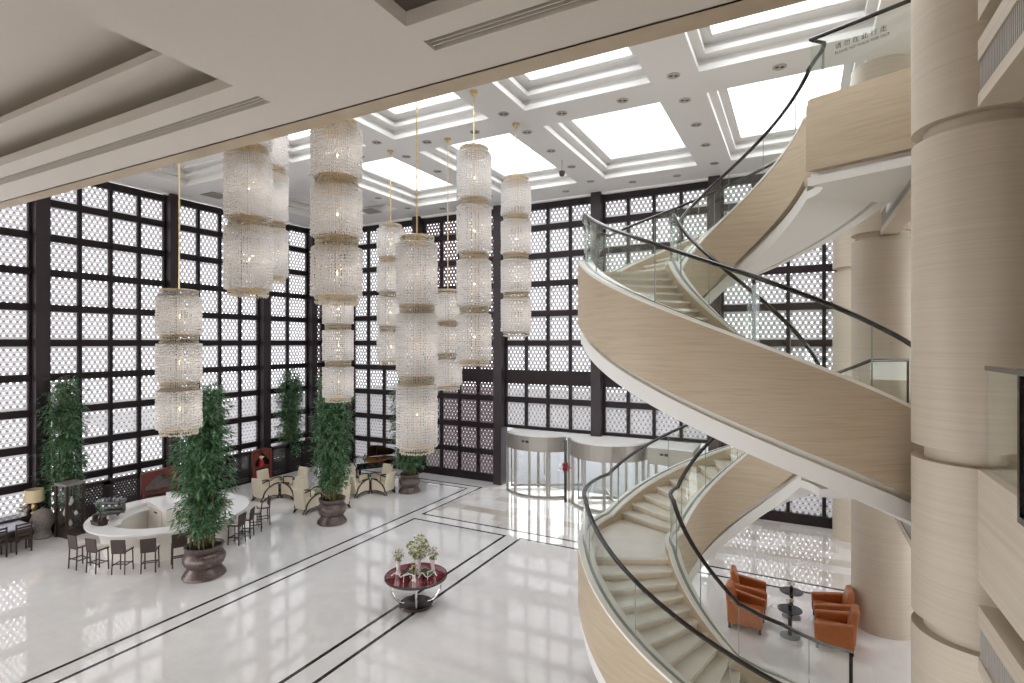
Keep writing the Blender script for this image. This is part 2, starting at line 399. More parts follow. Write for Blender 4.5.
# downlights
dl0 = empty('downlight', (0, 0, ZC), label='x', cat='downlight')
mb = MB(); mb.lathe([(.165, -.015), (.165, .0), (.13, .0), (.13, -.015)], n=20); mb.build('trim_ring', 'grille', dl0)
mb = MB(); mb.lathe([(.13, -.006), (.11, -.003), (.02, -.0015)], n=16); mb.build('reflector', 'lampglass', dl0)
mb = MB(); mb.lathe([(.05, -.016), (.052, -.004)], c=(-.062, 0), n=10); mb.lathe([(.05, -.016), (.052, -.004)], c=(.062, 0), n=10); mb.build('lamp', 'dark', dl0)
rowsY = [14.1, 15.67, 17.6, 19.55, 21.7]
sp = []
for xi, xx in enumerate([-2.8, -7.72, -12.62, -17.4]):
    for yi, yy in enumerate(rowsY): sp.append((xx, yy, 'on the beam %s, place %d towards the windows' % (['beside the stair', 'over the entrance line', 'over the middle', 'over the bar side'][xi], yi + 1)))
for xi, xx in enumerate([-.4, -4.35, -6.18, -9.2, -11.1, -14.1, -15.9]):
    sp.append((xx, 14.87, 'between coffer rows, number %d from the stair' % (xi + 1)))
    sp.append((xx, 22.6, 'along the far ceiling margin, number %d from the stair' % (xi + 1)))
for i, (x, y, l) in enumerate(sp):
    place(dl0, i > 0, (x, y, ZC), rad(20), 'small round downlight ' + l, 'atrium downlights')

for i, (x, y) in enumerate([(-23.7, 15.7), (-19.5, 21.3)]):
    t = empty('air_grille', (x, y, ZC - .002), label='square dark ceiling air grille %s' % ['above the side windows near the bar', 'above the far corner windows'][i], cat='vent', group='ceiling air grilles')
    mb = MB(); [mb.box(-.45, .45, q * .1 - .012, q * .1 + .012, -.03, -.01) for q in range(-4, 5)]; mb.build('louvre', 'grille', t)
    mb = MB(); mb.box(-.45, .45, -.45, .45, -.012, .0); mb.build('backing', 'ventback', t)
t = empty('security_camera', (-7.76, 18.68, ZC), label='small dark camera on a drop rod below the ceiling near the stair', cat='camera')
mb = MB(); mb.tube([(0, 0, .01), (0, 0, -.4)], .02, 6); mb.build('rod', 'grille', t)
mb = MB(); mb.lathe([(.01, -.62), (.09, -.58), (.11, -.48), (.11, -.42), (.03, -.39)], n=16); mb.build('body', 'dark', t)
# ------------------------------------------------------------------ near gallery ceiling (over the camera)
ZG, YG = 10.15, 5.68
gc = MB()
def quad(mb, x0, x1, y0, y1, z, mi=0, down=True):
    f = (3, 2, 1, 0) if down else (0, 1, 2, 3)
    mb.add([(x0, y0, z), (x1, y0, z), (x1, y1, z), (x0, y1, z)], [f], mi)
XG0, XG1 = XL, XM
trays = [(-15.5, -6.12, -3.4, 4.28), (-3.45, 1.2, -3.4, 4.28)]
slots = [(-15.5, -6.1, 4.58, 4.82), (-3.46, -.6, 4.55, 4.80)]
holes = trays + slots
GX = sorted({XG0, XG1, *[h[0] for h in holes], *[h[1] for h in holes]}); GY = sorted({-8, 5.35, *[h[2] for h in holes], *[h[3] for h in holes]})
for i in range(len(GX) - 1):
    for j in range(len(GY) - 1):
        mxx, myy = (GX[i] + GX[i+1]) / 2, (GY[j] + GY[j+1]) / 2
        if any(h[0] < mxx < h[1] and h[2] < myy < h[3] for h in holes): continue
        quad(gc, GX[i], GX[i+1], GY[j], GY[j+1], ZG)
for (x0, x1, y0, y1) in trays:
    r = (x0, x1, y0, y1); ring(gc, r, r, ZG, ZG + .15, 1); o1 = sh(r, -.6)
    ring(gc, r, o1, ZG + .15, ZG + .15, 1); ring(gc, o1, o1, ZG + .15, ZG + .46, 1)
    r1 = sh(r, .32); ring(gc, o1, r1, ZG + .46, ZG + .46)
    ring(gc, r1, r1, ZG + .46, ZG + .57, 1); o2 = sh(r1, -.6); ring(gc, r1, o2, ZG + .57, ZG + .57, 1); ring(gc, o2, o2, ZG + .57, ZG + .95, 1)
    gc.add([(o2[0], o2[2], ZG+.95), (o2[1], o2[2], ZG+.95), (o2[1], o2[3], ZG+.95), (o2[0], o2[3], ZG+.95)], [(3,2,1,0)])
for (x0, x1, y0, y1) in slots:
    r = (x0, x1, y0, y1); ring(gc, r, r, ZG, ZG + .12, 1); quad(gc, x0, x1, y0, y1, ZG + .12, 2)
quad(gc, XG0, XG1, 5.35, 5.40, ZG + .018, 1); ring(gc, (XG0, XG1, 5.35, 5.40), (XG0, XG1, 5.35, 5.40), ZG, ZG + .018, 1)
struct(gc.build('ceiling', ['plaster', 'plaster', 'ventback']), 'beige plaster ceiling with recessed trays over the near gallery', 'ceiling')
mb = MB(); mb.box(XG0, XG1, 5.40, YG, ZG, 11.5); struct(mb.build('trim_3', 'trav'), 'travertine edge beam of the near gallery ceiling', 'trim')
for i, (x0, x1, y0, y1) in enumerate(slots):
    t = empty('air_vent', ((x0 + x1) / 2, (y0 + y1) / 2, ZG), label='long slotted air vent in the gallery ceiling beside the %s recessed tray' % ['bigger, fuller', 'smaller, cropped'][i], cat='vent', group='gallery ceiling vents')
    mb = MB(); hx, hy = (x1 - x0) / 2, (y1 - y0) / 2
    for q in (-.06, 0., .06): mb.box(-hx, hx, q - .006, q + .006, .03, .09)
    mb.build('louvre', 'plaster', t)
    mb = MB(); mb.box(-hx, hx, -hy, -hy + .02, .0, .10); mb.box(-hx, hx, hy - .02, hy, .0, .10); mb.build('frame', 'plaster', t)

# ------------------------------------------------------------------ columns
def column(x, y, z1, lab):
    mb = MB(); r = .67; prof = []
    lv = [0, 3.40, 5.54, 9.50, z1]
    prof.append((r, 0))
    for z in (3.40, 5.55, 9.52): prof += [(r, z), (r - .13, z + .001), (r - .13, z + .17), (r, z + .171)]
    prof.append((r, z1))
    mb.lathe(prof, (0, 0), 64)
    o = struct(mb.build('column', 'trav_col', smooth=40), lab, 'column'); o.location = (x, y, 0); return o
column(1.975, 8.65, ZC, 'massive round travertine column nearest the camera')
column(1.86, 16.15, ZC, 'round travertine column behind the stair, second along the gallery edge')
column(1.78, 22.9, ZC, 'round travertine column standing against the back windows')

# ------------------------------------------------------------------ gallery slabs, fascias, bulkheads
def arc(r, a0, a1, n):   # world angles in degrees about the stair axis
    return [(CX + r * cos(rad(a0 + (a1 - a0) * i / n)), CY + r * sin(rad(a0 + (a1 - a0) * i / n))) for i in range(n + 1)]
A0 = -26.2; W2, W3 = 42.6, 35.4
def rp(r, a): return (CX + r * cos(rad(a)), CY + r * sin(rad(a)))
def xm_hit(a): t = (XM - CX) / cos(rad(a)); return (XM, CY + t * sin(rad(a)))
D3 = np.array((1.08, -.29)); E3 = np.array((XM - CX, 10.75 - CY))
def landing_poly(a_lo, a_hi, r=1.30):
    if a_lo > -25:   # top landing: the void edge turns a rounded corner
        sc = r - 1.30; n = np.array((.29, .96)) * 0
        d = D3 + np.array((.40, .92)) * sc; e = E3 + np.array((.40, .92)) * sc
        return [(XM, CY + e[1]), (4.0, CY + e[1]), (4.0, 14.6), (XM, 14.6), rp(3.27, a_hi)] + arc(r, a_hi, -2, 12) + [(CX + d[0] + .06, CY + d[1] + .02), (CX + d[0], CY + d[1])]
    return [xm_hit(a_lo)] + [(4.0, xm_hit(a_lo)[1]), (4.0, 14.6), (XM, 14.6), rp(3.27, a_hi)] + arc(r, a_hi, a_lo, 14)
for F, hi, lab in ((F2, W2, 'first upper'), (F3, W3, 'second upper')):
    lo = -22.2 if F == F3 else A0
    fb = 4.4 if F == F2 else 10.52
    mb = MB(); mb.box(XM, 8.8, -8, 7.62, fb, F + .12); mb.box(XM + .35, 8.8, 7.62, 10.0, fb, F)
    mb.box(XM, 8.8, 14.6, YB - .1, fb, F + .12)
    struct(mb.build('gallery_slab', 'trav_col'), 'travertine faced edge of the %s gallery floor' % lab, 'gallery')
    if F == F2:
        band = lambda r0, r1, l=13.: arc(r0, hi, l, 12) + arc(r1, l, hi, 12)
        mb = MB(); mb.prism(landing_poly(lo, hi), F - .5, F); mb.prism(band(1.30, 1.55), F - 1.2, F - .5); mb.prism(band(1.30, 1.55, lo), F - .8, F - .5)
        struct(mb.build('landing_slab', 'trav'), 'travertine faced stair landing at the %s gallery' % lab, 'landing')
        mb = MB(); mb.prism(band(1.36, 1.95), F - 1.46, F - 1.30); mb.prism(band(1.5, 1.9), F - 1.30, F - 1.2); mb.prism(band(1.75, 1.95), F - 1.30, F - .6)
    else:
        mb = MB(); mb.prism(landing_poly(lo, hi), F - 1.2, F)
        struct(mb.build('landing_slab', 'trav'), 'travertine faced stair landing at the %s gallery' % lab, 'landing')
        mb = MB(); mb.prism(landing_poly(lo, hi, 1.36), F - 1.46, F - 1.30); mb.prism(landing_poly(lo, hi, 1.5), F - 1.30, F - 1.2)
    struct(mb.build('landing_soffit', 'white'), 'white plaster soffit under the %s landing' % lab, 'ceiling')
def bulkhead(y0, y1, zb, lab):
    h = .72
    t = struct(empty('bulkhead', (XM, (y0 + y1) / 2, zb)), lab, 'bulkhead')
    l = (y1 - y0) / 2
    mb = MB(); mb.box(0, .35, -l, l, h - .22, h); mb.box(0, .35, -l, l, 0, .14); mb.box(.1, .35, -l, l, .14, h - .22)
    mb.build('stone_band', 'trav_col', t)
    g = MB(); n = int(2 * l / .05)
    for i in range(n + 1): g.box(.02, .05, -l + i * .05, -l + i * .05 + .022, .14, h - .22)
    for i in range(8): g.box(.03, .045, -l, l, .14 + i * .045, .155 + i * .045)
    g.build('grille', 'grille', t)
    mb = MB(); mb.box(.08, .1, -l, l, .14, h - .22); mb.build('backing', 'dark', t)
for zb, nm in ((3.42, 'lower'), (9.58, 'upper')):
    bulkhead(-2, 7.62, zb, 'travertine bulkhead with metal air grille, %s, in front of the near column' % nm)
    bulkhead(9.3, 15.55, zb, 'travertine bulkhead with metal air grille, %s, beyond the near column' % nm)
    mb = MB(); mb.box(XM + .5, 8.8, -8, YB - .1, zb + .72, zb + .80) if zb < 5 else mb.box(XM + .5, 8.8, -8, 10, zb + .72, zb + .80)
    if zb > 5: mb.box(XM + .1, 8.8, 14.7, YB - .1, zb + .72, zb + .8)
    struct(mb.build('ceiling', 'white'), 'plain white ceiling behind the %s bulkhead' % nm, 'ceiling')

# gallery balustrade next to the near column
t = empty('gallery_balustrade', (XM + .10, 7.66, F2 + .12), label='glass gallery balustrade with dark handrail beside the near column', cat='balustrade')
mb = MB(); mb.box(-.008, .008, -1.2, 0, .0, 1.08); mb.build('glass_panel', 'glass', t)
mb = MB(); mb.box(-.03, .03, -7, .02, 1.08, 1.13); mb.build('handrail', 'rail', t)
mb = MB(); mb.box(-.008, .008, -7, -1.25, .0, 1.08); mb.build('glass_panel', 'glass', t)
t = empty('metal_screen', (XM - .04, 6.16, 5.46), label='black framed woven metal screen at the picture edge in front of the balustrade', cat='screen')
mb = MB(); mb.box(-.03, .03, -.05, 0, 0, 1.32); mb.box(-.03, .03, -1.2, -1.15, 0, 1.32); mb.box(-.03, .03, -1.15, -.05, 0, .06); mb.box(-.03, .03, -1.15, -.05, 1.26, 1.32); mb.build('frame', 'rail', t)
mb = MB()
for i in range(28):
    a = -1.15 + i * .08
    for sgn in (1, -1):
        p0 = (0.004 * sgn, max(-1.15, min(-.05, a - (0 if sgn > 0 else 1.1))), .06); 
for i in range(-14, 15):
    for sgn in (1, -1):
        c0 = -.6 + i * .085; pts = []
        for s in np.linspace(0, 1, 13):
            y = c0 + sgn * (s - .5) * 1.2; z = .06 + s * 1.2
            if -1.15 <= y <= -.05: pts.append((.006 * sgn, y, z))
        if len(pts) > 1: mb.tube(pts, .009, 4)
mb.build('mesh', 'rail', t)

# ------------------------------------------------------------------ spiral stairs
def cam2(a, r):                       # angle in the camera's frame -> local world xy
    w = rad(a) + TH; return np.array((r * cos(w), r * sin(w)))
RI, RO = 1.50, 3.02
FL = {10: (4.25, 9.4), 11: (4.62, 9.44), 12: (4.9, 9.5), 13: (5.19, 9.61), 14: (5.48, 9.74), 15: (5.78, 9.9), 16: (6.08, 10.1), 17: (6.38, 10.3)}
def flare(k):
    x, z = FL[k]; x += .04 - 4.6; z -= .1 + 10.76
    return np.array((x * CT - z * ST, x * ST + z * CT))
def stair(name, label, z0, zl, na, nb, zt, flared):
    """two curved flights with a landing: foot level z0, landing zl, top zt"""
    ra, rb = (zl - z0) / na, (zt - zl) / nb
    root = empty(name, (CX, CY, 0), label=label, cat='staircase')
    def tread_pts(th):
        i, o = cam2(th, RI), cam2(th, RO)
        if flared and th > 180 + 7.05 * 9:
            k = (th - 180) / 7.05; k0 = int(math.floor(k)); fr = k - k0
            g = lambda q: cam2(180 + 7.05 * 9, RI) if q <= 9 else flare(min(q, 17))
            i = g(k0) * (1 - fr) + g(k0 + 1) * fr
        return i, o
    # path samples from foot to head
    S = []
    for q in range(na * 2, -1, -1):
        th = 180 + 7.05 * q / 2; S.append((th, zl - ra * q / 2))
    for q in range(1, 13): S.append((180 - q * 42.8 / 12, zl))
    for q in range(1, 2 * nb + 1): S.append((137.2 - 7.2 * q / 2, zl + rb * q / 2))
    P = []
    for th, z in S:
        i, o = tread_pts(th); d = (o - i) / np.linalg.norm(o - i); P.append((i, o, d, z))
    def sweep(fn, mats, nm, lo=0, hi=None, mi=0, sm=30):
        secs = []
        for (i, o, d, z) in P[lo:hi]: secs.append([(*xy, max(z0 if z0 < 1 else -9, zz)) for xy, zz in fn(i, o, d, z)])
        m = MB(); m.loft(secs, mi); return m.build(nm, mats, root, smooth=sm)
    T = 1.07
    def rect(a, b, za, zb): return [(a, za), (b, za), (b, zb), (a, zb)]
    sweep(lambda i, o, d, z: rect(o, o + d * .25, z - T, z + .15), 'trav', 'outer_stringer')
    sweep(lambda i, o, d, z: rect(i - d * .2, i, max(z - T, z0 - .5), z + .15), 'trav', 'inner_stringer')
    sweep(lambda i, o, d, z: rect(o - d * .015, o + d * .262, z + .15, z + .2), 'capstone', 'outer_cap')
    sweep(lambda i, o, d, z: rect(i - d * .212, i + d * .015, z + .15, z + .2), 'capstone', 'inner_cap')
    # the white soffit tray, hung below a shadow gap
    def tray(a, b): return lambda i, o, d, z: rect(a(i, o, d), b(i, o, d), z - T - .40, z - T - .12)
    if z0 < 1:
        lo = 4
    else: lo = 0
    m = MB()
    for a, b, za, zb in ((lambda i, o, d: i - d * .14, lambda i, o, d: o - d * .20, -T - .38, -T - .11),
                         (lambda i, o, d: o - d * .08, lambda i, o, d: o + d * .19, -T - .38, -T - .11),
                         (lambda i, o, d: i - d * .02, lambda i, o, d: o - d * .06, -T - .11, -T + .02),
                         (lambda i, o, d: o - d * .06, lambda i, o, d: o + d * .10, -T - .12, -T + .02)):
        first = lo if z0 < 1 or a(0., 9., 1.) > 5 else 18      # the inner tray dies into the gallery floor
        secs = [[(*xy, max(z0 + .002 if z0 < 1 else -9, zz)) for xy, zz in rect(a(i, o, d), b(i, o, d), z + za, z + zb)] for (i, o, d, z) in P[first:]]
        m.loft(secs, 0)
    m.build('soffit', 'white', root, smooth=30)
    # steps
    def step(tha, thb, z, r, nose):
        m = MB(); n = 3
        A = [tread_pts(tha + (thb - tha) * j / n) for j in range(n + 1)]
        inn = [a[0] - .02 * (a[1] - a[0]) / 1.5 for a in A]; ou = [a[1] + .02 * (a[1] - a[0]) / 1.5 for a in A]
        poly = [tuple(p) for p in inn] + [tuple(p) for p in ou[::-1]]
        m.prism(poly, z - r - .06, z - .045, 1)
        # nosing side is tha: overhang the tread plate by 3 cm
        tn = (A[0][1] - A[0][0]); nrm = np.array((-tn[1], tn[0])) / np.linalg.norm(tn)
        if np.dot(nrm, (A[1][0] + A[1][1] - A[0][0] - A[0][1])) > 0: nrm = -nrm
        poly2 = list(poly); poly2[0] = tuple(inn[0] + nrm * .035); poly2[-1] = tuple(ou[0] + nrm * .035)
        m.prism(poly2, z - .045, z, 0)
        return m.build('step', ['tread', 'riser'], root)
    for k in range(na - 1, 0, -1): step(180 + 7.05 * k, 180 + 7.05 * (k - 1), zl - ra * k, ra, 1)
    for j in range(1, nb): step(130 - 7.2 * (j - 1), 130 - 7.2 * j, zl + rb * j, rb, 1)
    m = MB(); A = [tread_pts(180 - q * 50 / 10) for q in range(11)]
    poly = [tuple(a[0]) for a in A] + [tuple(a[1]) for a in A[::-1]]
    m.prism(poly, zl - .3, zl - .05, 1); m.prism(poly, zl - .05, zl, 0); m.build('landing', ['tread', 'riser'], root)
    # glass and rails
    ng = len(P); cuts = list(range(0, ng - 1, 8)) + [ng - 1]
    if cuts[-1] - cuts[-2] < 4: cuts.pop(-2)
    sweep(lambda i, o, d, z: rect(o + d * .095, o + d * .155, z + .195, z + .212), 'joint', 'glass_channel')
    sweep(lambda i, o, d, z: rect(i - d * .13, i - d * .07, z + .195, z + .212), 'joint', 'glass_channel')
    for side in (0, 1):
        base = (lambda i, o, d: o + d * .125) if side else (lambda i, o, d: i - d * .1)
        for a, b in zip(cuts[:-1], cuts[1:]):
            m = MB(); secs = []
            Q = [(base(i, o, d), d, z) for (i, o, d, z) in P[a:b + 1]]
            # keep a 6 mm open joint between neighbouring panes
            Q[0] = (Q[0][0] + (Q[1][0] - Q[0][0]) * .02, Q[0][1], Q[0][2]); Q[-1] = (Q[-1][0] + (Q[-2][0] - Q[-1][0]) * .02, Q[-1][1], Q[-1][2])
            for p, d, z in Q: secs.append([(*(p - d * .008), z + .2), (*(p + d * .008), z + .2), (*(p + d * .008), z + 1.1), (*(p - d * .008), z + 1.1)])
            m.loft(secs); m.build('glass_panel', 'glass', root, smooth=30)
            if b < ng - 1:
                i, o, d, z = P[b]; c = base(i, o, d); n = np.array((-d[1], d[0])) * .0045
                m = MB(); m.loft([[(*(c - d * .009 - n), q), (*(c + d * .009 - n), q), (*(c + d * .009 + n), q), (*(c - d * .009 + n), q)] for q in (z + .2, z + 1.1)]); m.build('pane_joint', 'joint', root)
        pts = [(*base(i, o, d), z + 1.13) for (i, o, d, z) in P]
        if z0 < 1:
            if side:   # the outer rail runs level onto the gallery
                e = np.array(pts[-1]); pts.append(tuple(e + np.array((.75, .68, 0)))); 
            else: pts[0] = (*pts[0][:2], pts[0][2])
        m = MB(); m.tube(pts, .038, 8, flat=.036); m.build('handrail', 'rail', root, smooth=50)
        if z0 < 1 and not side:
            m = MB(); x, y, z = pts[0]; m.box(x - .03, x + .03, y - .03, y + .03, .0, z); m.build('newel_post', 'rail', root)
        if z0 < 1 and side:
            m = MB(); x, y, z = pts[-1]; m.box(x - .02, x + .02, y - .02, y + .02, F2, z); m.build('end_post', 'rail', root)
            e0, e1 = np.array(pts[-2]), np.array(pts[-1]); dv = (e1 - e0)[:2]; nn = np.array((-dv[1], dv[0])) / np.linalg.norm(dv) * .008
            m = MB(); m.prism([tuple(e0[:2] - nn), tuple(e1[:2] - nn), tuple(e1[:2] + nn), tuple(e0[:2] + nn)], F2 + .02, F2 + 1.1); m.build('glass_panel', 'glass', root)
    return root, P
low, PL = stair('spiral_staircase', 'curved travertine staircase with glass sides rising from the lobby floor', 0., 2.75, 17, 17, F2, True)
upp, PU = stair('spiral_staircase', 'upper curved travertine staircase sweeping overhead to the top gallery', F2, 8.42, 18, 18, F3, False)
# top landing parapet cap, glass and rail with lettering
t = empty('landing_balustrade', (CX, CY, F3), label='glass landing balustrade with black lettering at the top of the stair', cat='balustrade')
edge = [np.array(p) - (CX, CY) for p in arc(1.38, W3, 0, 11)] + [D3 + (.09, .05), (D3 + E3) / 2 + (.03, .07), E3 + (.0, .07)]
edge[12] = D3 + (.07, .06)
e_dir = edge[-1] - edge[12]; nrm = np.array((-e_dir[1], e_dir[0])) / np.linalg.norm(e_dir)
def sheet(pts, z0, z1, th=.008):
    m = MB(); secs = []
    for i, p in enumerate(pts):
        a, b = pts[max(0, i-1)], pts[min(len(pts)-1, i+1)]; d = np.array(b) - np.array(a); n = np.array((-d[1], d[0])) / (np.linalg.norm(d) + 1e-9) * th
        secs.append([(*(p - n), z0), (*(p + n), z0), (*(p + n), z1), (*(p - n), z1)])
    m.loft(secs); return m
sheet(edge[:13], .12, 1.22).build('glass_panel', 'glass', t)
sheet([e + nrm * .05 for e in (edge[12], edge[13], edge[14])], .12, 1.22).build('glass_panel', 'glass', t)
sheet(edge[:13], .0, .14, .07).build('curb', 'trav', t); sheet([e + nrm * .05 for e in (edge[12], edge[13], edge[14])], .0, .14, .07).build('curb', 'trav', t)
pe = PU[-1]; p_end = pe[0] - pe[2] * .1
m = MB(); m.tube([(*p_end, 1.13), (*edge[0], 1.135)] + [(*e, 1.24 if q > 3 else 1.14 + .03 * q) for q, e in enumerate(edge)][1:], .036, 8, flat=.034); m.build('handrail', 'rail', t)
def text(body, size, loc, rot, name, parent):
    cu = bpy.data.curves.new(name, 'FONT'); cu.body = body; cu.size = size; cu.extrude = .001
    cu.materials.append(MT['text']); o = bpy.data.objects.new(name, cu); COL.objects.link(o); o.parent = parent
    me = bpy.data.meshes.new_from_object(o.evaluated_get(bpy.context.evaluated_depsgraph_get())); me.materials.clear(); me.materials.append(MT['text'])
    bpy.data.objects.remove(o); o = bpy.data.objects.new(name, me); COL.objects.link(o); o.parent = parent
    o.location = loc; o.rotation_euler = rot; return o
ang = atan2(e_dir[1], e_dir[0]); p0 = edge[12] + e_dir / np.linalg.norm(e_dir) * .42 - nrm * .0
side = 1 if np.dot(nrm, (-edge[12] - np.array((CX, CY)))) > 0 else -1
if True:
    o = text('请 勿 在 此 行 走', .108, (*(edge[12] + e_dir / np.linalg.norm(e_dir) * .40 + nrm * (.05 - .014)), .92), (pi/2, 0, ang), 'lettering', t)
    o = text('PLEASE NO WALK FOR OUT', .066, (*(edge[12] + e_dir / np.linalg.norm(e_dir) * .40 + nrm * (.05 - .014)), .82), (pi/2, 0, ang), 'lettering', t)

# small pendant under the upper bulkhead
t = empty('pendant_lamp', (2.35, 14.2, 8.9), label='tiny pendant lamp on a thin rod hanging beyond the near column', cat='lamp')
mb = MB(); mb.tube([(0, 0, .2), (0, 0, 1.0)], .012, 6); mb.build('rod', 'chrome', t)
mb = MB(); mb.lathe([(.01, .2), (.06, .16), (.06, .05), (.04, 0), (.01, -.01)], n=14); mb.build('shade', 'white', t)

# ------------------------------------------------------------------ chandeliers
def beads(R, h, z_top, n, rows=None, rb=.019, hb=.034, jitter=.014):
    """a ring of hanging strands of faceted beads"""
    rows = rows or max(2, int(h / (hb * 1.75)))
    oct_v = np.array([(0,0,1),(1,0,0),(0,1,0),(-1,0,0),(0,-1,0),(0,0,-1)], float) * (rb, rb, hb)
    oct_f = np.array([(0,1,2),(0,2,3),(0,3,4),(0,4,1),(5,2,1),(5,3,2),(5,4,3),(5,1,4)])
    V = []; rng = np.random.default_rng(int(R * 1000 + h * 100 + n))
    a = np.arange(n) * 2 * pi / n
    zz = z_top - (np.arange(rows) + .5) * h / rows
    A, Z = np.meshgrid(a, zz, indexing='ij'); A = A.ravel(); Z = Z.ravel()
    rr = R + rng.uniform(-jitter, jitter, len(A))
    C = np.stack([rr * np.cos(A), rr * np.sin(A), Z + rng.uniform(-.006, .006, len(A)) + np.repeat(rng.uniform(-.5, .5, n) * h / rows * .35, rows)], 1)
    ro = rng.uniform(0, pi, len(A)); c, s = np.cos(ro), np.sin(ro)
    ov = oct_v[None].repeat(len(A), 0); x = ov[..., 0] * c[:, None] - ov[..., 1] * s[:, None]; y = ov[..., 0] * s[:, None] + ov[..., 1] * c[:, None]
    V = np.stack([x, y, ov[..., 2]], -1) + C[:, None]
    F = oct_f[None] + (np.arange(len(A)) * 6)[:, None, None]
    return V.reshape(-1, 3), F.reshape(-1, 3)
cache = {}; TIER_FILL = 7
def tier_mesh(R, h, warm):
    key = (round(R, 2), round(h, 2), warm)
    if key in cache: return cache[key]
    parts = [beads(R, h, 0, int(2*pi*R/.036)), beads(R * .8, h, -.01, int(2*pi*R/.07))]
    V = np.concatenate([p[0] for p in parts]); F = np.concatenate([parts[0][1], parts[1][1] + len(parts[0][0])])
    me = bpy.data.meshes.new('crystal_tier')
    me.vertices.add(len(V)); me.vertices.foreach_set('co', V.ravel().astype(np.float32))
    me.loops.add(len(F) * 3); me.loops.foreach_set('vertex_index', F.ravel().astype(np.int32))
    me.polygons.add(len(F)); me.polygons.foreach_set('loop_start', np.arange(0, len(F) * 3, 3, dtype=np.int32))
    me.update(calc_edges=True); me.materials.append(MT['crystal_warm' if warm else 'crystal']); cache[key] = me
    return me
def ring_mesh(R):
    key = ('ring', round(R, 2))
    if key in cache: return cache[key]
    m = MB(); m.lathe([(R, -.007), (R + .007, 0), (R, .007), (R - .007, 0), (R, -.007)], n=40)
    me = bpy.data.meshes.new('gold_ring'); me.from_pydata(m.v, [], m.f); me.materials.append(MT['gold']); cache[key] = me; return me
def link(name, me, parent, loc=(0, 0, 0)):
    o = bpy.data.objects.new(name, me); COL.objects.link(o); o.parent = parent; o.location = loc; return o
def chandelier(x, y, zt, zb, ntier, label):
    R = .455; cap = .16; Hh = zt - zb
    t = empty('chandelier', (x, y, zb), label=label, cat='chandelier', group='crystal cylinder chandeliers')
    m = MB(); m.lathe([(.02, ZC - zb - .14), (.05, ZC - zb - .12), (.05, ZC - zb - .06), (.11, ZC - zb - .04), (.11, ZC - zb)], n=18); m.build('ceiling_cap', 'gold', t)
    m = MB(); zz = zt - zb; n = max(2, int((ZC - zt) / .09))
    for i in range(n):
        a = zz + (ZC - zt - .12) * i / n; b = zz + (ZC - zt - .12) * (i + 1) / n
        if i % 2: m.box(-.016, .016, -.006, .006, a, b + .02)
        else: m.box(-.006, .006, -.016, .016, a, b + .02)
    m.build('chain', 'gold', t)
    m = MB(); m.tube([(0, 0, .1), (0, 0, Hh)], .018, 8)
    for q in range(6): m.box(-.34 if q % 2 else -.01, .34 if q % 2 else .01, -.01 if q % 2 else -.34, .01 if q % 2 else .34, Hh * q / 6 + .1, Hh * q / 6 + .12)
    m.build('stem', 'gold', t)
    neck = .21; big = (Hh - 2 * cap - neck * (ntier - 1)) / ntier
    for q in range(ntier):        # added point light, no bulb modelled, brightens the beads of every big tier
        ld = bpy.data.lights.new('tier_fill_light', 'POINT'); ld.energy = TIER_FILL; ld.color = (1, .92, .82); ld.shadow_soft_size = 0
        lo = bpy.data.objects.new('tier_fill_light', ld); COL.objects.link(lo); lo.parent = t; lo.location = (.06, .05, Hh - cap - q * (big + neck) - big / 2)
    z = Hh; Rn = R * .84
    link('crystal_cap', tier_mesh(Rn, cap, False), t, (0, 0, z)); link('gold_ring', ring_mesh(Rn), t, (0, 0, z)); z -= cap
    for i in range(ntier):
        link('crystal_tier', tier_mesh(R, round(big, 2), False), t, (0, 0, z)); link('gold_ring', ring_mesh(R * .97), t, (0, 0, z)); z -= big
        if i < ntier - 1:
            link('crystal_collar', tier_mesh(Rn, neck, True), t, (0, 0, z)); link('gold_ring', ring_mesh(Rn), t, (0, 0, z)); z -= neck
    link('crystal_skirt', tier_mesh(Rn, cap, True), t, (0, 0, z)); link('gold_ring', ring_mesh(Rn), t, (0, 0, z))
    return t
for a in [(-12.75, 7.55, 8.23, 4.86, 3, 'crystal chandelier hanging low over the bar in front of the side windows'),
          (-10.3, 7.55, 12.6, 7.97, 3, 'large front crystal chandelier overlapping another, over the bar counter'),
          (-12.75, 10.0, 13.2, 8.64, 3, 'crystal chandelier half hidden behind the large front one on the bar side'),
          (-7.75, 7.55, 11.2, 7.72, 3, 'thick crystal chandelier nearest the camera, ending high over the second bamboo'),
          (-12.75, 12.48, 8.7, 5.15, 3, 'crystal chandelier hanging directly under the thick one, above the second bamboo'),
          (-12.75, 14.95, 11.17, 6.22, 4, 'slim crystal chandelier between the thick one and the lowest one'),
          (-7.75, 10.0, 9.44, 4.47, 3, 'crystal chandelier whose skirt hangs lowest, before the third bamboo pot'),
          (-10.3, 14.95, 8.76, 5.44, 3, 'short crystal chandelier partly hidden behind the one whose skirt hangs lowest'),
          (-7.75, 12.48, 12.26, 6.38, 4, 'tall crystal chandelier with the longest stack of tiers, second from the stair'),
          (-7.75, 14.95, 12.12, 7.19, 4, 'crystal chandelier nearest the stair')]:
    chandelier(*a)

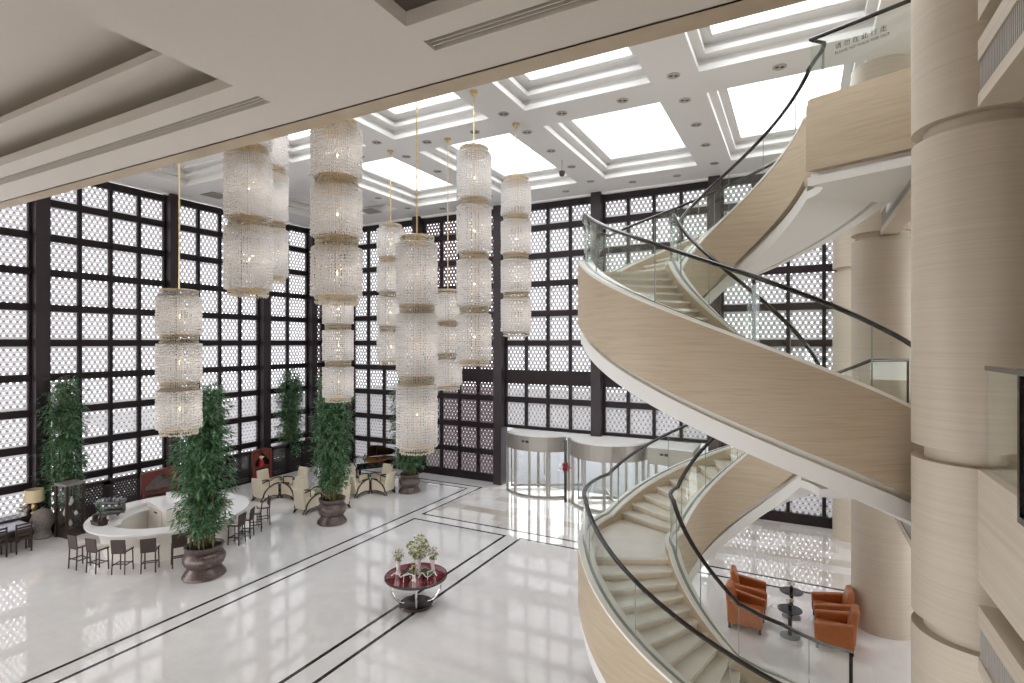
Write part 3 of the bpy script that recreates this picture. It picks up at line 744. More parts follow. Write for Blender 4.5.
# ------------------------------------------------------------------ bamboo
def bamboo_mesh(H, R, z0, nc, nl, seed, pt, xmin=-9):
    rnd = random.Random(seed); cu = MB(); lf = MB()
    cul = []
    for i in range(nc):
        a = rnd.uniform(0, 2*pi); r = R * .62 * math.sqrt(rnd.random()); x, y = r * cos(a), r * sin(a)
        h = H * rnd.uniform(.78, 1.0); lean = rnd.uniform(-.10, .16)
        p1 = (x * (1 + lean * 2) + rnd.uniform(-.06, .06), y * (1 + lean * 2) + rnd.uniform(-.06, .06), z0 + h)
        pts = [(x + (p1[0] - x) * s * s, y + (p1[1] - y) * s * s, z0 + h * s) for s in (0, .25, .5, .75, 1)]
        cu.tube(pts, .022, 5, r2=.008); cul.append((x, y, p1, h))
    for i in range(nl):
        x, y, p1, h = rnd.choice(cul); s = rnd.uniform(.04, 1) ** .72
        bx, by, bz = x + (p1[0] - x) * s * s, y + (p1[1] - y) * s * s, z0 + h * s
        a = rnd.uniform(0, 2*pi); d = rnd.uniform(.0, .52) * (R / .62) * (.75 + .35 * (1 - abs(2 * s - 1)))
        bx += d * cos(a); by += d * sin(a); bz += rnd.uniform(-.08, .1)
        rr = hypot(bx, by)
        if rr > R * 1.22: bx *= R * 1.22 / rr; by *= R * 1.22 / rr
        bx = max(bx, xmin)
        for q in range(3):
            L = rnd.uniform(.16, .32); w = L * rnd.uniform(.09, .14); a2 = a + rnd.uniform(-1.3, 1.3); dip = rnd.uniform(-1.0, .35)
            dx, dy, dz = cos(a2) * cos(dip), sin(a2) * cos(dip), sin(dip); sx, sy = -sin(a2) * w, cos(a2) * w
            mid = (bx + dx * L * .45, by + dy * L * .45, bz + dz * L * .45 + .012)
            lf.add([(bx, by, bz), (mid[0] + sx, mid[1] + sy, mid[2] - .01), (bx + dx * L, by + dy * L, bz + dz * L - .03), (mid[0] - sx, mid[1] - sy, mid[2] - .01)], [(0, 1, 2, 3)])
    return cu, lf
def potted(loc, H, rot, label, proto=None):
    t = empty('potted_bamboo', loc, rot, label=label, cat='potted plant', group='bamboo in bronze pots')
    if proto is None:
        m = MB()
        prof = [(.02, 0), (.56, 0), (.60, .03), (.585, .08), (.50, .20), (.44, .29), (.46, .31), (.535, .38), (.585, .50), (.58, .60), (.51, .71), (.46, .75), (.48, .77), (.525, .84), (.545, .92), (.52, .94), (.49, .92), (.46, .84), (.02, .82)]
        m.lathe(prof, n=48); m.build('pot', 'bronze', t, smooth=50)
        m = MB(); m.lathe([(.45, .80), (.47, .86), (.02, .87)], n=24); m.build('soil', 'soil', t)
        c, l = bamboo_mesh(H, .66, .85, 30, 2900, 3, t); c.build('culms', 'culm', t); l.build('foliage', 'leaf', t)
    else:
        for ch in proto.children: link(ch.name.split('.')[0], ch.data, t)
    return t
p1 = potted((-15.84, 10.13, 0), 5.0, 0, 'tall bamboo in a bronze pot in front of the bar counter')
p2 = potted((-16.1, 15.45, 0), 5.0, 2.0, 'tall bamboo in a bronze pot beside the cream armchairs, under a chandelier', p1); p2.scale = (.94, .94, 1.03)
p3 = potted((-16.2, 20.35, 0), 4.75, 4.1, 'tall bamboo in a bronze pot next to the piano, mostly behind a chandelier', p1); p3.scale = (.86, .86, .92)
for ch in p3.children:
    if ch.name.startswith('foliage'): ch.scale = (1.28, 1.28, 1)
def rear_bamboo(loc, H, R, seed, label):
    t = empty('bamboo_plant', loc, 0, label=label, cat='plant', group='bamboo along the side windows')
    m = MB(); m.lathe([(.02, 0), (.3, 0), (.42, .12), (.45, .5), (.40, .56), (.36, .52), (.02, .5)], n=28); m.build('pot', 'bronze', t, smooth=50)
    c, l = bamboo_mesh(H, R, .5, 22, 1700, seed, t, -.38); c.build('culms', 'culm', t); l.build('foliage', 'leaf', t)
rear_bamboo((-24.58, 10.12, 0), 5.3, .60, 11, 'dark bamboo plant behind the display cabinet against the side windows')
rear_bamboo((-24.75, 20.55, 0), 5.2, .66, 12, 'dark bamboo plant behind the lattice screen in the far corner')

# ------------------------------------------------------------------ bar
BX, BY = -19.58, 11.34
t = empty('bar_counter', (BX, BY, 0), label='white oval bar counter ringed by brown stools', cat='bar')
m = MB(); n = 72; ro, ri = 2.58, 1.78
def annulus(m, r0, r1, z0, z1, a0=0, a1=2*pi, n=72):
    secs = []
    for i in range(n + 1):
        a = a0 + (a1 - a0) * i / n; c, s = cos(a), sin(a)
        secs.append([(r0*c, r0*s, z0), (r1*c, r1*s, z0), (r1*c, r1*s, z1), (r0*c, r0*s, z1)])
    m.loft(secs, caps=abs(a1 - a0) < 6.28)
annulus(m, 1.85, 2.46, 1.01, 1.06); m.build('countertop', 'solid', t, smooth=30)
m = MB(); secs = []
for i in range(73):
    a = 2*pi*i/72; c, sn = cos(a), sin(a)
    secs.append([(1.86*c, 1.86*sn, 0), (1.93*c, 1.93*sn, 0), (2.13*c, 2.13*sn, 1.01), (1.86*c, 1.86*sn, 1.01)])
m.loft(secs, caps=False); m.build('front_panel', 'counter_front', t, smooth=30)
m = MB(); annulus(m, 1.45, 1.9, .84, .9, rad(150), rad(250), 30); m.build('inner_worktop', 'solid', t)
m = MB(); annulus(m, 1.5, 1.9, .0, .84, rad(150), rad(250), 30); m.build('inner_base', 'counter_front', t)
t = empty('back_bar_cabinet', (-20.2, 11.62, 0), rad(-10), label='white boxy back bar cabinet standing inside the oval counter', cat='cabinet')
m = MB(); m.box(-.85, .85, -.42, .42, 0, 1.16); m.build('body', 'counter_front', t)
m = MB(); m.box(-.9, .9, -.47, .47, 1.16, 1.22); m.box(-.9, .9, .2, .47, 1.22, 1.38); m.build('top', 'solid', t)
m = MB(); m.box(-.6, .5, -.445, -.42, .1, 1.05); d = m.build('door', 'counter_front', t)
m = MB(); m.box(-.1, .12, -.475, -.445, .93, .97); m.build('handle', 'dark', d)
# espresso machine
t = empty('coffee_machine', (-21.05, 10.12, 1.06), rad(35), label='black espresso machine on the bar counter', cat='coffee machine')
m = MB(); m.box(-.45, .45, -.25, .25, .06, .16); m.box(-.45, .45, .02, .25, .16, .5); m.box(-.5, .5, -.27, .27, .5, .62); [m.box(x - .04, x + .04, y - .04, y + .04, 0, .06) for x in (-.38, .38) for y in (-.2, .2)]; m.build('body', 'black', t, bevel=.01); t.scale = (.82, .82, .82)
m = MB()
for q in (-.25, .0, .25): m.lathe([(.05, .36), (.05, .44)], (q, -.08), 12); m.tube([(q, -.12, .38), (q, -.3, .36)], .014, 6)
m.build('group_head', 'chrome', t)
m = MB(); m.box(-.42, .42, -.24, .0, .16, .175); m.build('drip_tray', 'greyfab', t)
m = MB()
for i in range(4): m.lathe([(.03, .62), (.045, .70), (.04, .70), (.025, .63)], (-.3 + i * .2, .1), 10)
m.build('cup_rack', 'greyfab', t)
t = empty('bonsai_ornament', (-20.25, 9.4, 1.06), 0, label='small dark bonsai ornament on the bar counter near the stools', cat='ornament'); t.scale = (1.4, 1.4, 1.4)
m = MB(); m.box(-.16, .16, -.12, .12, .06, .1); m.box(-.22, -.16, -.05, .05, 0, .2); m.box(.16, .22, -.05, .05, 0, .2); m.box(-.16, .16, -.1, .1, 0, .06); m.build('tray', 'legwood', t)
m = MB(); m.tube([(0, 0, .1), (.03, .02, .22), (-.02, 0, .34), (.02, 0, .44)], .022, 6); m.build('trunk', 'legwood', t)
m = MB(); rnd = random.Random(5)
for i in range(160):
    c = rnd.choice([(.08, 0, .3), (-.1, .03, .36), (.02, 0, .47)]); x, y, z = [c[q] + rnd.gauss(0, .04) for q in range(3)]; a = rnd.uniform(0, 6.28)
    m.add([(x, y, z), (x + .03*cos(a), y + .03*sin(a), z + .01), (x + .02*cos(a+1), y + .02*sin(a+1), z + .02)], [(0,1,2)])
m.build('foliage', 'leaf', t)
# stools (seat towards +y, the back rest on the -y side)
def stool_proto():
    t = empty('bar_stool', (0, 0, 0), label='x', cat='stool', group='brown wicker stools around the bar')
    for sx in (-1, 1):
        m = MB(); m.tube([(sx * .19, .19, 0), (sx * .18, .17, .68)], .02, 6); m.build('leg', 'legwood', t)
        m = MB(); m.tube([(sx * .19, -.21, 0), (sx * .18, -.18, .68)], .02, 6); m.build('leg', 'legwood', t)
    m = MB(); m.box(-.18, .18, .175, .2, .22, .25); m.box(-.18, .18, -.2, -.18, .3, .33)
    for sx in (-1, 1): m.box(sx * .185 - .012, sx * .185 + .012, -.19, .19, .26, .29)
    m.build('footrest', 'legwood', t)
    m = MB(); m.box(-.21, .21, -.2, .2, .66, .70); m.build('seat_frame', 'wicker', t)
    m = MB(); m.box(-.205, .205, -.17, .205, .70, .76); m.build('seat_cushion', 'seatpad', t, bevel=.02)
    m = MB(); m.loft([[(-.21, -.20, .62), (.21, -.20, .62), (.21, -.165, .62), (-.21, -.165, .62)], [(-.215, -.245, 1.06), (.215, -.245, 1.06), (.215, -.21, 1.06), (-.215, -.21, 1.06)]])
    m.build('backrest', 'wicker', t, bevel=.01)
    return t
st = stool_proto()
sl = [(-19.85, 8.68, 'outermost on the display cabinet side'), (-19.05, 8.85, 'second from the display cabinet end'), (-18.29, 9.16, 'third from the display cabinet end'),
      (-17.62, 9.55, 'fourth from the display cabinet end'), (-17.3, 10.23, 'just before the bamboo pot'), (-17.5, 12.18, 'just past the bamboo pot'),
      (-17.56, 12.78, 'second past the bamboo pot'), (-17.88, 13.40, 'third past the bamboo pot'), (-18.23, 14.0, 'last past the bamboo pot, closest to the armchairs')]
for i, (x, y, l) in enumerate(sl):
    a = atan2(y - BY, x - BX); r = max(2.6 if i < 5 else 2.42, hypot(x - BX, y - BY))
    place(st, i > 0, (BX + r * cos(a), BY + r * sin(a), 0), a + pi / 2 + (rad(12) if i == 0 else 0), 'brown wicker bar stool, ' + l)

# ------------------------------------------------------------------ cream armchairs, groups of four about a low table
def armchair_proto():
    t = empty('armchair', (0, 0, 0), label='x', cat='armchair', group='cream lounge armchairs')
    m = MB(); m.box(-.30, .30, -.32, .36, .26, .44); m.build('seat', 'cream', t, bevel=.03)
    m = MB(); m.loft([[(-.31, -.42, .16), (.31, -.42, .16), (.31, -.28, .16), (-.31, -.28, .16)], [(-.29, -.55, 1.02), (.29, -.55, 1.02), (.29, -.44, 1.02), (-.29, -.44, 1.02)]]); m.build('backrest', 'cream', t, bevel=.03)
    for s in (-1, 1):
        pan = [(0, .38, .16)] + [(0, .38 - .78 * sin(q * pi / 20), .16 + .50 * cos(q * pi / 20)) for q in range(11)]
        m = MB(); m.loft([[(s * .30, p[1], p[2]) for p in pan], [(s * .345, p[1], p[2]) for p in pan]]); m.build('side_panel', 'cream', t)
        m = MB(); m.tube([(s * .33, .40 - .80 * sin(q * pi / 20), .17 + .52 * cos(q * pi / 20)) for q in range(11)], .034, 6); m.tube([(s * .33, .40, .69), (s * .33, .40, .0)], .03, 6)
        m.tube([(s * .33, .40, .12), (s * .33, .1, .19), (s * .33, -.2, .16), (s * .33, -.44, .0)], .03, 6)
        m.build('arm_frame', 'legwood', t, smooth=50)
        m = MB(); m.tube([(s * .28, -.40, .2), (s * .29, -.50, 0)], .024, 6); m.build('leg', 'legwood', t)
        m = MB(); m.tube([(s * .28, .33, .28), (s * .29, .36, 0)], .02, 6); m.build('leg', 'legwood', t)
    return t
ac = armchair_proto(); k = 0
ct0 = empty('coffee_table', (0, 0, 0), label='x', cat='table', group='low dark lounge tables')
m = MB(); m.lathe([(.01, .47), (.34, .47), (.36, .485), (.36, .505), (.01, .505)], n=28); m.build('tabletop', 'ebony', ct0)
m = MB(); m.lathe([(.2, 0), (.2, .03), (.04, .06), (.035, .47)], n=16); m.build('pedestal', 'legwood', ct0)
fl0 = empty('flower_pot', (0, 0, 0), label='x', cat='flowers', group='small pots on lounge tables')
m = MB(); m.lathe([(.03, 0), (.06, .02), (.065, .1), (.045, .13), (.03, .12)], n=14); m.build('vase', 'porcelain', fl0)
m = MB(); rnd = random.Random(2)
for i in range(120):
    a = rnd.uniform(0, 6.28); e = rnd.uniform(.1, 1.5); r = rnd.uniform(.05, .17); x, y, z = r*cos(a)*cos(e), r*sin(a)*cos(e), .13 + r*sin(e); b = rnd.uniform(0, 6.28)
    m.add([(x, y, z), (x + .035*cos(b), y + .035*sin(b), z + .01), (x + .02*cos(b+.9), y + .02*sin(b+.9), z + .03)], [(0,1,2)])
m.build('foliage', 'leaf', fl0)
where = [((-21.1, 17.15), 'next to the bar'), ((-18.1, 16.85), 'behind the second bamboo pot'), ((-17.95, 19.58), 'in front of the piano')]
for gi, ((gx, gy), gl) in enumerate(where):
    place(ct0, gi > 0, (gx, gy, 0), 0, 'low round table amid armchairs ' + gl)
    place(fl0, gi > 0, (gx, gy, .505), gi, 'leafy pot on the low table amid armchairs ' + gl)
    for dx, dy, l in ((0, -1, 'with its back to the lobby'), (1, 0, 'on the entrance side'), (0, 1, 'on the far side'), (-1, 0, 'on the window side')):
        place(ac, k > 0, (gx + dx * .8, gy + dy * .8, 0), atan2(-dy, -dx) - pi / 2, 'cream armchair %s, %s of its table' % (gl, l)); k += 1

# ------------------------------------------------------------------ grand piano with open lid
t = empty('grand_piano', (-19.5, 21.3, 0), rad(-40), label='black grand piano with raised lid in the far window corner', cat='piano')
out_pl = [(-.75, -.75), (.75, -.75), (.75, -.1), (.72, .3), (.55, .62), (.30, .82), (.12, 1.1), (-.05, 1.3), (-.3, 1.4), (-.55, 1.36), (-.72, 1.2), (-.75, 1.0)]
m = MB(); m.prism(out_pl, .68, .98); m.build('case', 'black', t, bevel=.01)
m = MB(); m.prism([(x * .93, y * .95 + .03) for x, y in out_pl[2:]] + [(-.68, -.3), (.68, -.3)], .975, .99); m.build('soundboard', 'brass_wood', t)
m = MB(); lo = [(x, y) for x, y in out_pl if True]; ang = rad(32); hx = -.76
m.loft([[(hx + (x - hx) * cos(ang), y, 1.0 + (x - hx) * sin(ang)) for x, y in lo[2:] + [(-.75, -.1)]], [(hx + (x - hx) * cos(ang) - .012, y, 1.022 + (x - hx) * sin(ang)) for x, y in lo[2:] + [(-.75, -.1)]]])
m.build('lid', 'black', t)
m = MB(); m.tube([(.3, .3, .98), (.12, .3, 1.5)], .014, 6); m.build('lid_prop', 'black', t)
m = MB(); m.box(-.7, .7, -.98, -.75, .64, .72); m.build('key_bed', 'black', t)
m = MB(); m.box(-.62, .62, -.95, -.78, .72, .735); m.build('keyboard', 'ivory', t)
m = MB(); m.loft([[(-.45, -.35, .98), (.45, -.35, .98), (.45, -.33, .98), (-.45, -.33, .98)], [(-.45, -.22, 1.24), (.45, -.22, 1.24), (.45, -.2, 1.24), (-.45, -.2, 1.24)]]); m.build('music_stand', 'black', t)
for x, y in ((-.62, -.6), (.62, -.6), (-.35, 1.05)):
    m = MB(); m.lathe([(.035, 0), (.045, .04), (.05, .3), (.08, .68)], (x, y), 10); m.build('leg', 'black', t)
m = MB(); m.box(-.15, .15, -.5, -.42, .06, .12); m.box(-.1, -.07, -.5, -.46, .12, .68); m.box(.07, .1, -.5, -.46, .12, .68); m.build('pedal_lyre', 'black', t)
t = empty('piano_bench', (-20.45, 20.17, 0), rad(-40), label='black bench pulled up to the grand piano', cat='bench')
m = MB(); m.box(-.4, .4, -.2, .2, .42, .5); m.build('seat', 'black', t, bevel=.02)
for x in (-.36, .36):
    for y in (-.16, .16):
        m = MB(); m.box(x - .025, x + .025, y - .025, y + .025, 0, .42); m.build('leg', 'black', t)

# ------------------------------------------------------------------ lattice dado screens, niches, cabinet, console
def screen(y0, y1, lab):
    t = empty('lattice_screen', (-24.3, (y0 + y1) / 2, 0), label=lab, cat='screen', group='dark lattice screens by the side windows'); l = (y1 - y0) / 2
    m = MB(); n = max(1, round(2 * l / 1.05))
    for i in range(n + 1):
        u = -l + 2 * l * i / n; m.box(-.04, .04, u - (.12 if 0 < i < n else 0 if i == 0 else .1), u + (.12 if 0 < i < n else .1 if i == 0 else 0), 0, 1.52)
    m.box(-.04, .04, -l, l, 0, .14); m.box(-.04, .04, -l, l, 1.38, 1.52); m.build('frame', 'frame', t)
    m = MB(); m.box(-.008, .008, -l, l, .14, 1.38); m.build('lattice', 'dark_lattice', t)
    m = MB(); m.box(-.09, .09, -l, l, 1.53, 1.59); m.build('top_rail', 'ebony', t)
screen(10.3, 12.75, 'dark pierced screen between the display cabinet and the first red niche')
screen(14.4, 17.95, 'dark pierced screen between the two red niches, behind the bar')
screen(19.15, 22.2, 'dark pierced screen past the second red niche, in front of the corner bamboo')
def niche(y0, y1, lab, red):
    t = empty('display_niche', (-24.3, (y0 + y1) / 2, 0), label=lab, cat='niche', group='red wooden niches in the screen'); l = (y1 - y0) / 2
    m = MB(); m.box(-.2, .1, -l, -l + .14, 0, 1.52); m.box(-.2, .1, l - .14, l, 0, 1.52); m.box(-.2, .1, -l + .14, l - .14, 0, .14); m.box(-.2, .1, -l + .14, l - .14, .62, .7)
    # arched head: stepped spandrels
    a = l - .14
    for s in (-1, 1): m.loft([[(x, s * a, 1.52), (x, 0, 1.52), (x, 0, 1.42), (x, s * a * .45, 1.22), (x, s * a, .95)] for x in (-.02, .08)])
    m.box(-.2, .1, -l + .14, l - .14, 1.5, 1.56); m.build('frame', 'redwood', t)
    m = MB(); m.box(-.22, -.2, -l, l, 0, 1.52); m.build('back_panel', 'dark' if red else 'stonejar', t)
    m = MB(); m.box(-.18, .06, -a, a, .14, .45); m.build('drawer', 'redcloth' if red else 'redwood', t)
niche(12.8, 14.35, 'red wood arched niche with grey back behind the bar', False)
niche(18.0, 19.1, 'red wood arched niche with red cloth behind the armchairs', True)
t = empty('seated_figurine', (-24.32, 18.55, .70), 0, label='small seated pale figurine with hat in the red niche behind the armchairs', cat='figurine')
m = MB(); m.lathe([(.16, 0), (.18, .06), (.13, .16), (.10, .28), (.05, .33)], n=16); m.build('robe', 'redcloth', t, smooth=60)
m = MB(); m.lathe([(.02, .31), (.07, .35), (.075, .42), (.04, .47), (.005, .48)], n=14); m.build('head', 'porcelain', t, smooth=60)
m = MB(); m.lathe([(.16, .455), (.15, .47), (.02, .54), (.005, .545)], n=16); m.build('hat', 'cream', t)
t = empty('display_cabinet', (-23.45, 9.95, 0), rad(8), label='tall dark glass display cabinet at the cabinet end of the bar, before the bamboo', cat='cabinet')
m = MB()
for x in (-.28, .28):
    for y in (-.28, .28): m.box(x - .04, x + .04, y - .04, y + .04, 0, 1.86)
m.box(-.28, .28, -.28, .28, .0, .3); m.box(-.28, .28, -.28, .28, 1.1, 1.13); m.box(-.28, .28, -.28, .28, .7, .73); m.build('frame', 'legwood', t)
m = MB(); m.box(-.33, .33, -.33, .33, 1.86, 1.94); m.build('top', 'stonejar', t)
for a in range(4):
    m = MB(); m.box(-.24, .24, -.292, -.282, .3, 1.86); m.rot(a * pi / 2); m.build('glass_pane', 'clear', t)
for i, (x, y, z, h) in enumerate([(-.1, -.12, .73, .22), (.15, .1, .73, .16), (.0, .05, 1.13, .26), (.18, -.1, 1.13, .14), (-.15, .1, .3, .2)]):
    o = empty('porcelain_vase', (-23.45 + x * cos(rad(8)) - y * sin(rad(8)), 9.95 + x * sin(rad(8)) + y * cos(rad(8)), z), 0, label='small pale porcelain piece in the display cabinet, ' + ['front of middle shelf', 'back of middle shelf', 'tallest on top shelf', 'smallest on top shelf', 'on the cabinet base'][i], cat='vase', group='porcelain in the display cabinet')
    m = MB(); m.lathe([(.03, 0), (.06, h * .35), (.05, h * .7), (.02, h * .85), (.03, h), (.015, h * .98)], n=14); m.build('body', 'porcelain', o, smooth=60)
t = empty('stoneware_jar', (-24.08, 9.38, 0), 0, label='large grey lidded stoneware jar between the lamp and the display cabinet', cat='jar')
m = MB(); m.lathe([(.02, 0), (.26, 0), (.3, .04), (.22, .22), (.24, .3), (.34, .5), (.35, .68), (.28, .84)], n=32); m.build('body', 'stonejar', t, smooth=60)
m = MB(); m.lathe([(.3, .84), (.28, .90), (.16, 1.0), (.05, 1.04), (.05, 1.08), (.01, 1.1)], n=28); m.build('lid', 'stonejar', t, smooth=60)
t = empty('sideboard', (-24.65, 8.95, 0), 0, label='dark console under the side windows carrying the lamp', cat='sideboard')
m = MB(); m.box(-.3, .25, -1.2, .64, .1, .78); m.box(-.26, .2, -1.16, .6, 0, .1); m.build('body', 'legwood', t)
m = MB(); m.box(-.32, .28, -1.22, .66, .78, .82); m.build('top', 'ebony', t)
for y in (-.85, -.1):
    m = MB(); m.box(.25, .27, y - .3, y + .3, .2, .72); d = m.build('door', 'ebony', t)
    m = MB(); m.box(.27, .29, y + .2, y + .23, .42, .5); m.build('handle', 'chrome', d)
t = empty('table_lamp', (-24.58, 9.33, .82), 0, label='table lamp with pale yellow drum shade at the picture edge', cat='lamp')
m = MB(); m.lathe([(.1, 0), (.1, .02), (.04, .06), (.09, .2), (.06, .36), (.015, .4), (.015, .5)], n=20); m.build('base', 'gold', t, smooth=60)
m = MB(); m.lathe([(.30, .42), (.27, .86), (.26, .86), (.29, .42)], n=32); m.build('lamp_shade', 'shade', t, smooth=60)
t = empty('flower_bouquet', (-24.45, 8.98, .82), 0, label='orange and white bouquet beneath the yellow lamp shade', cat='flowers')
m = MB(); m.lathe([(.05, 0), (.08, .05), (.06, .16)], n=14); m.build('vase', 'porcelain', t)
m = MB(); rnd = random.Random(8)
def blossoms(m, c, R, n, s, rnd, mi=lambda r: 0, flat=1.):
    for i in range(n):
        u, v, w = rnd.gauss(0, 1), rnd.gauss(0, 1), rnd.gauss(0, 1); q = math.sqrt(u*u+v*v+w*w); r = R * rnd.uniform(.55, 1)
        x, y, z = c[0] + u/q*r, c[1] + v/q*r, c[2] + w/q*r*flat; k = mi(rnd)
        for p in range(3):
            a = rnd.uniform(0, 6.28); e = rnd.uniform(-.3, 1.2); L = s * rnd.uniform(.7, 1.3)
            dx, dy, dz = cos(a)*cos(e)*L, sin(a)*cos(e)*L, sin(e)*L
            m.add([(x, y, z), (x+dx*.5-dy*.35, y+dy*.5+dx*.35, z+dz*.5+.004), (x+dx, y+dy, z+dz), (x+dx*.5+dy*.35, y+dy*.5-dx*.35, z+dz*.5)], [(0,1,2,3)], k)
blossoms(m, (0, 0, .26), .16, 90, .06, rnd, lambda r: r.choice([0, 1, 1, 2])); m.build('blossoms', ['white_petal', 'orange', 'leaf'], t)
t = empty('dining_table', (-23.85, 8.2, 0), 0, label='dark dining table with glossy bluish top at the picture edge', cat='table')
m = MB(); m.box(-.45, .62, -1.2, .6, .70, .75); m.build('tabletop', 'bluecloth', t)
for x in (-.38, .55):
    for y in (-1.13, .53):
        m = MB(); m.box(x - .045, x + .045, y - .045, y + .045, 0, .70); m.build('leg', 'legwood', t)
m = MB(); m.box(-.4, .58, -1.16, .56, .60, .70); m.build('apron', 'legwood', t)
dc = empty('dining_chair', (0, 0, 0), label='x', cat='chair', group='dark chairs at the dining table')
for x in (-.2, .2):
    m = MB(); m.box(x - .02, x + .02, -.22, -.18, 0, 1.0); m.build('leg', 'legwood', dc)
    m = MB(); m.box(x - .02, x + .02, .18, .22, 0, .44); m.build('leg', 'legwood', dc)
m = MB(); m.box(-.23, .23, -.22, .23, .44, .48); m.build('seat', 'legwood', dc)
m = MB(); [m.box(-.18, .18, -.21, -.19, z, z + .06) for z in (.58, .7, .82, .92)]; m.build('backrest', 'legwood', dc)
for i, (x, y, rz, l) in enumerate([(-23.05, 8.4, pi/2, 'on the lobby side of the dining table, nearer its end'), (-23.05, 7.75, pi/2, 'on the lobby side of the dining table, cropped by the frame'), (-23.85, 6.9, 0, 'past the near end of the dining table')]):
    place(dc, i > 0, (x, y, 0), rz, 'dark ladder back chair ' + l)

# ------------------------------------------------------------------ round feature table with flowers
TX, TY = -9.03, 11.62
t = empty('feature_table', (TX, TY, 0), 0, label='round dark red table on chrome legs in the middle of the lobby', cat='table')
m = MB(); m.lathe([(.01, .74), (.80, .74), (.83, .76), (.83, .80), (.80, .81), (.79, .806), (.01, .806)], n=64, mi=0)
m.m = [1 if all(abs(m.v[i][2] - .806) < .003 for i in f) else 0 for f in m.f]; m.build('tabletop', ['ebony', 'redglass'], t, smooth=30)
m = MB(); m.lathe([(.01, 0), (.44, 0), (.46, .03), (.44, .07), (.30, .09), (.01, .09)], n=40); m.build('base', 'ebony', t, smooth=30)
for q in range(4):
    a = TH + rad(10) + q * pi / 2; m = MB()
    m.tube([((.30 + .40 * sin(s * pi / 16) ** 1.) * cos(a), (.30 + .40 * sin(s * pi / 16)) * sin(a), .08 + .67 * (1 - cos(s * pi / 16))) for s in range(9)], .032, 8)
    m.build('leg', 'chrome', t, smooth=60)
def vase(x, y, h, r, label, petals, R, lobes):
    o = empty('flower_vase', (TX + x, TY + y, .806), 0, label=label, cat='flower vase', group='flower vases on the feature table')
    m = MB(); m.lathe([(.01, 0), (r, 0), (r * .8, h * .1), (r * .55, h * .4), (r * .7, h * .8), (r * .9, h), (r * .7, h), (r * .5, h * .6)], n=18); m.build('vase', 'porcelain', o, smooth=60)
    m = MB(); rnd = random.Random(int(h * 100)); 
    for i in range(9):
        a = rnd.uniform(0, 6.28); m.tube([(0, 0, h * .7), (R * .3 * cos(a), R * .3 * sin(a), h + R * .5)], .008, 4)
    m.build('stems', 'leaf', o)
    m = MB(); blossoms(m, (0, 0, h + R * .85), R, lobes, R * .30, rnd, lambda r: r.choice([0, 0, 1, 1, 1]), 1.1); m.build('blossoms', [petals, 'lime_leaf'], o)
vase(.0, .08, .42, .11, 'tallest vase with a big lime and cream flower ball on the round red table', 'white_petal', .30, 190)
vase(-.46, -.18, .36, .08, 'smaller vase of pale flowers on the bar side of the round red table', 'pink_petal', .16, 80)
vase(.30, .33, .36, .085, 'smaller pink vase of flowers on the entrance side of the round red table', 'pink_petal', .17, 80)
vase(.16, -.30, .16, .07, 'low bowl of cream flowers at the front of the round red table', 'white_petal', .13, 60)
o = empty('branch_ornament', (TX, TY, .806), TH, label='white curling branch ornament winding between the vases', cat='ornament')
m = MB()
for s in (-1, 1): m.tube([(s * (.1 + .5 * q / 10), -.28 + .12 * sin(q * 1.1) + .1 * q / 10, .03 + .1 * abs(sin(q * .55))) for q in range(11)], .014, 6)
m.tube([(-.25, -.45, .0), (-.24, -.44, .16), (-.1, -.42, .20), (.05, -.46, .17), (.06, -.47, 0)], .014, 6); m.tube([(.35, -.3, 0), (.36, -.29, .2), (.5, -.2, .22)], .012, 6)
m.build('branch', 'solid', o)
o = empty('leaf_garland', (TX, TY, .806), 0, label='low green leaf garland around the feet of the table vases', cat='foliage')
m = MB(); rnd = random.Random(4)
for cx, cy in ((-.2, -.05), (.2, .12), (.05, -.2), (.38, .1)): blossoms(m, (cx, cy, .07), .11, 40, .06, rnd, lambda r: 0, .6)
m.v = [(x, y, max(.002, z)) for x, y, z in m.v]; m.build('leaves', 'leaf', o)

# ------------------------------------------------------------------ orange armchairs and pedestal tables
oc = empty('leather_armchair', (0, 0, 0), label='x', cat='armchair', group='orange leather armchairs')
m = MB(); m.box(-.27, .27, -.30, .36, .16, .44); m.build('seat', 'orange', oc, bevel=.04)
m = MB(); m.loft([[(-.28, -.42, .15), (.28, -.42, .15), (.28, -.24, .15), (-.28, -.24, .15)], [(-.28, -.45, .6), (.28, -.45, .6), (.28, -.27, .6), (-.28, -.27, .6)], [(-.26, -.50, .96), (.26, -.50, .96), (.26, -.36, .96), (-.26, -.36, .96)]]); m.build('backrest', 'orange', oc, bevel=.05)
for s in (-1, 1):
    m = MB(); m.loft([[(s * .27, -.40, .13), (s * .39, -.40, .13), (s * .40, -.40, .70), (s * .27, -.40, .70)], [(s * .27, .38, .13), (s * .39, .38, .13), (s * .40, .40, .58), (s * .27, .40, .58)]]); m.build('armrest', 'orange', oc, bevel=.035)
    for y in (-.35, .33):
        m = MB(); m.box(s * .33 - .03, s * .33 + .03, y - .03, y + .03, 0, .15); m.build('leg', 'legwood', oc)
for i, (x, y, rz, l) in enumerate([(-1.12, 14.62, -pi/2, 'seen from behind, nearer one on the stair side'), (-1.12, 15.68, -pi/2, 'farther one on the stair side of the small tables'), (.74, 14.62, pi/2, 'nearer one on the column side of the small tables'), (.72, 15.66, pi/2, 'farther one on the column side, beside the round column')]):
    place(oc, i > 0, (x, y, 0), rz + (rad(4) if i % 2 else -rad(3)), 'orange leather armchair, ' + l)
pt = empty('pedestal_table', (0, 0, 0), label='x', cat='table', group='small dark pedestal tables')
m = MB(); m.lathe([(.01, .62), (.255, .62), (.27, .632), (.27, .645), (.01, .645)], n=36); m.build('tabletop', 'ebony', pt)
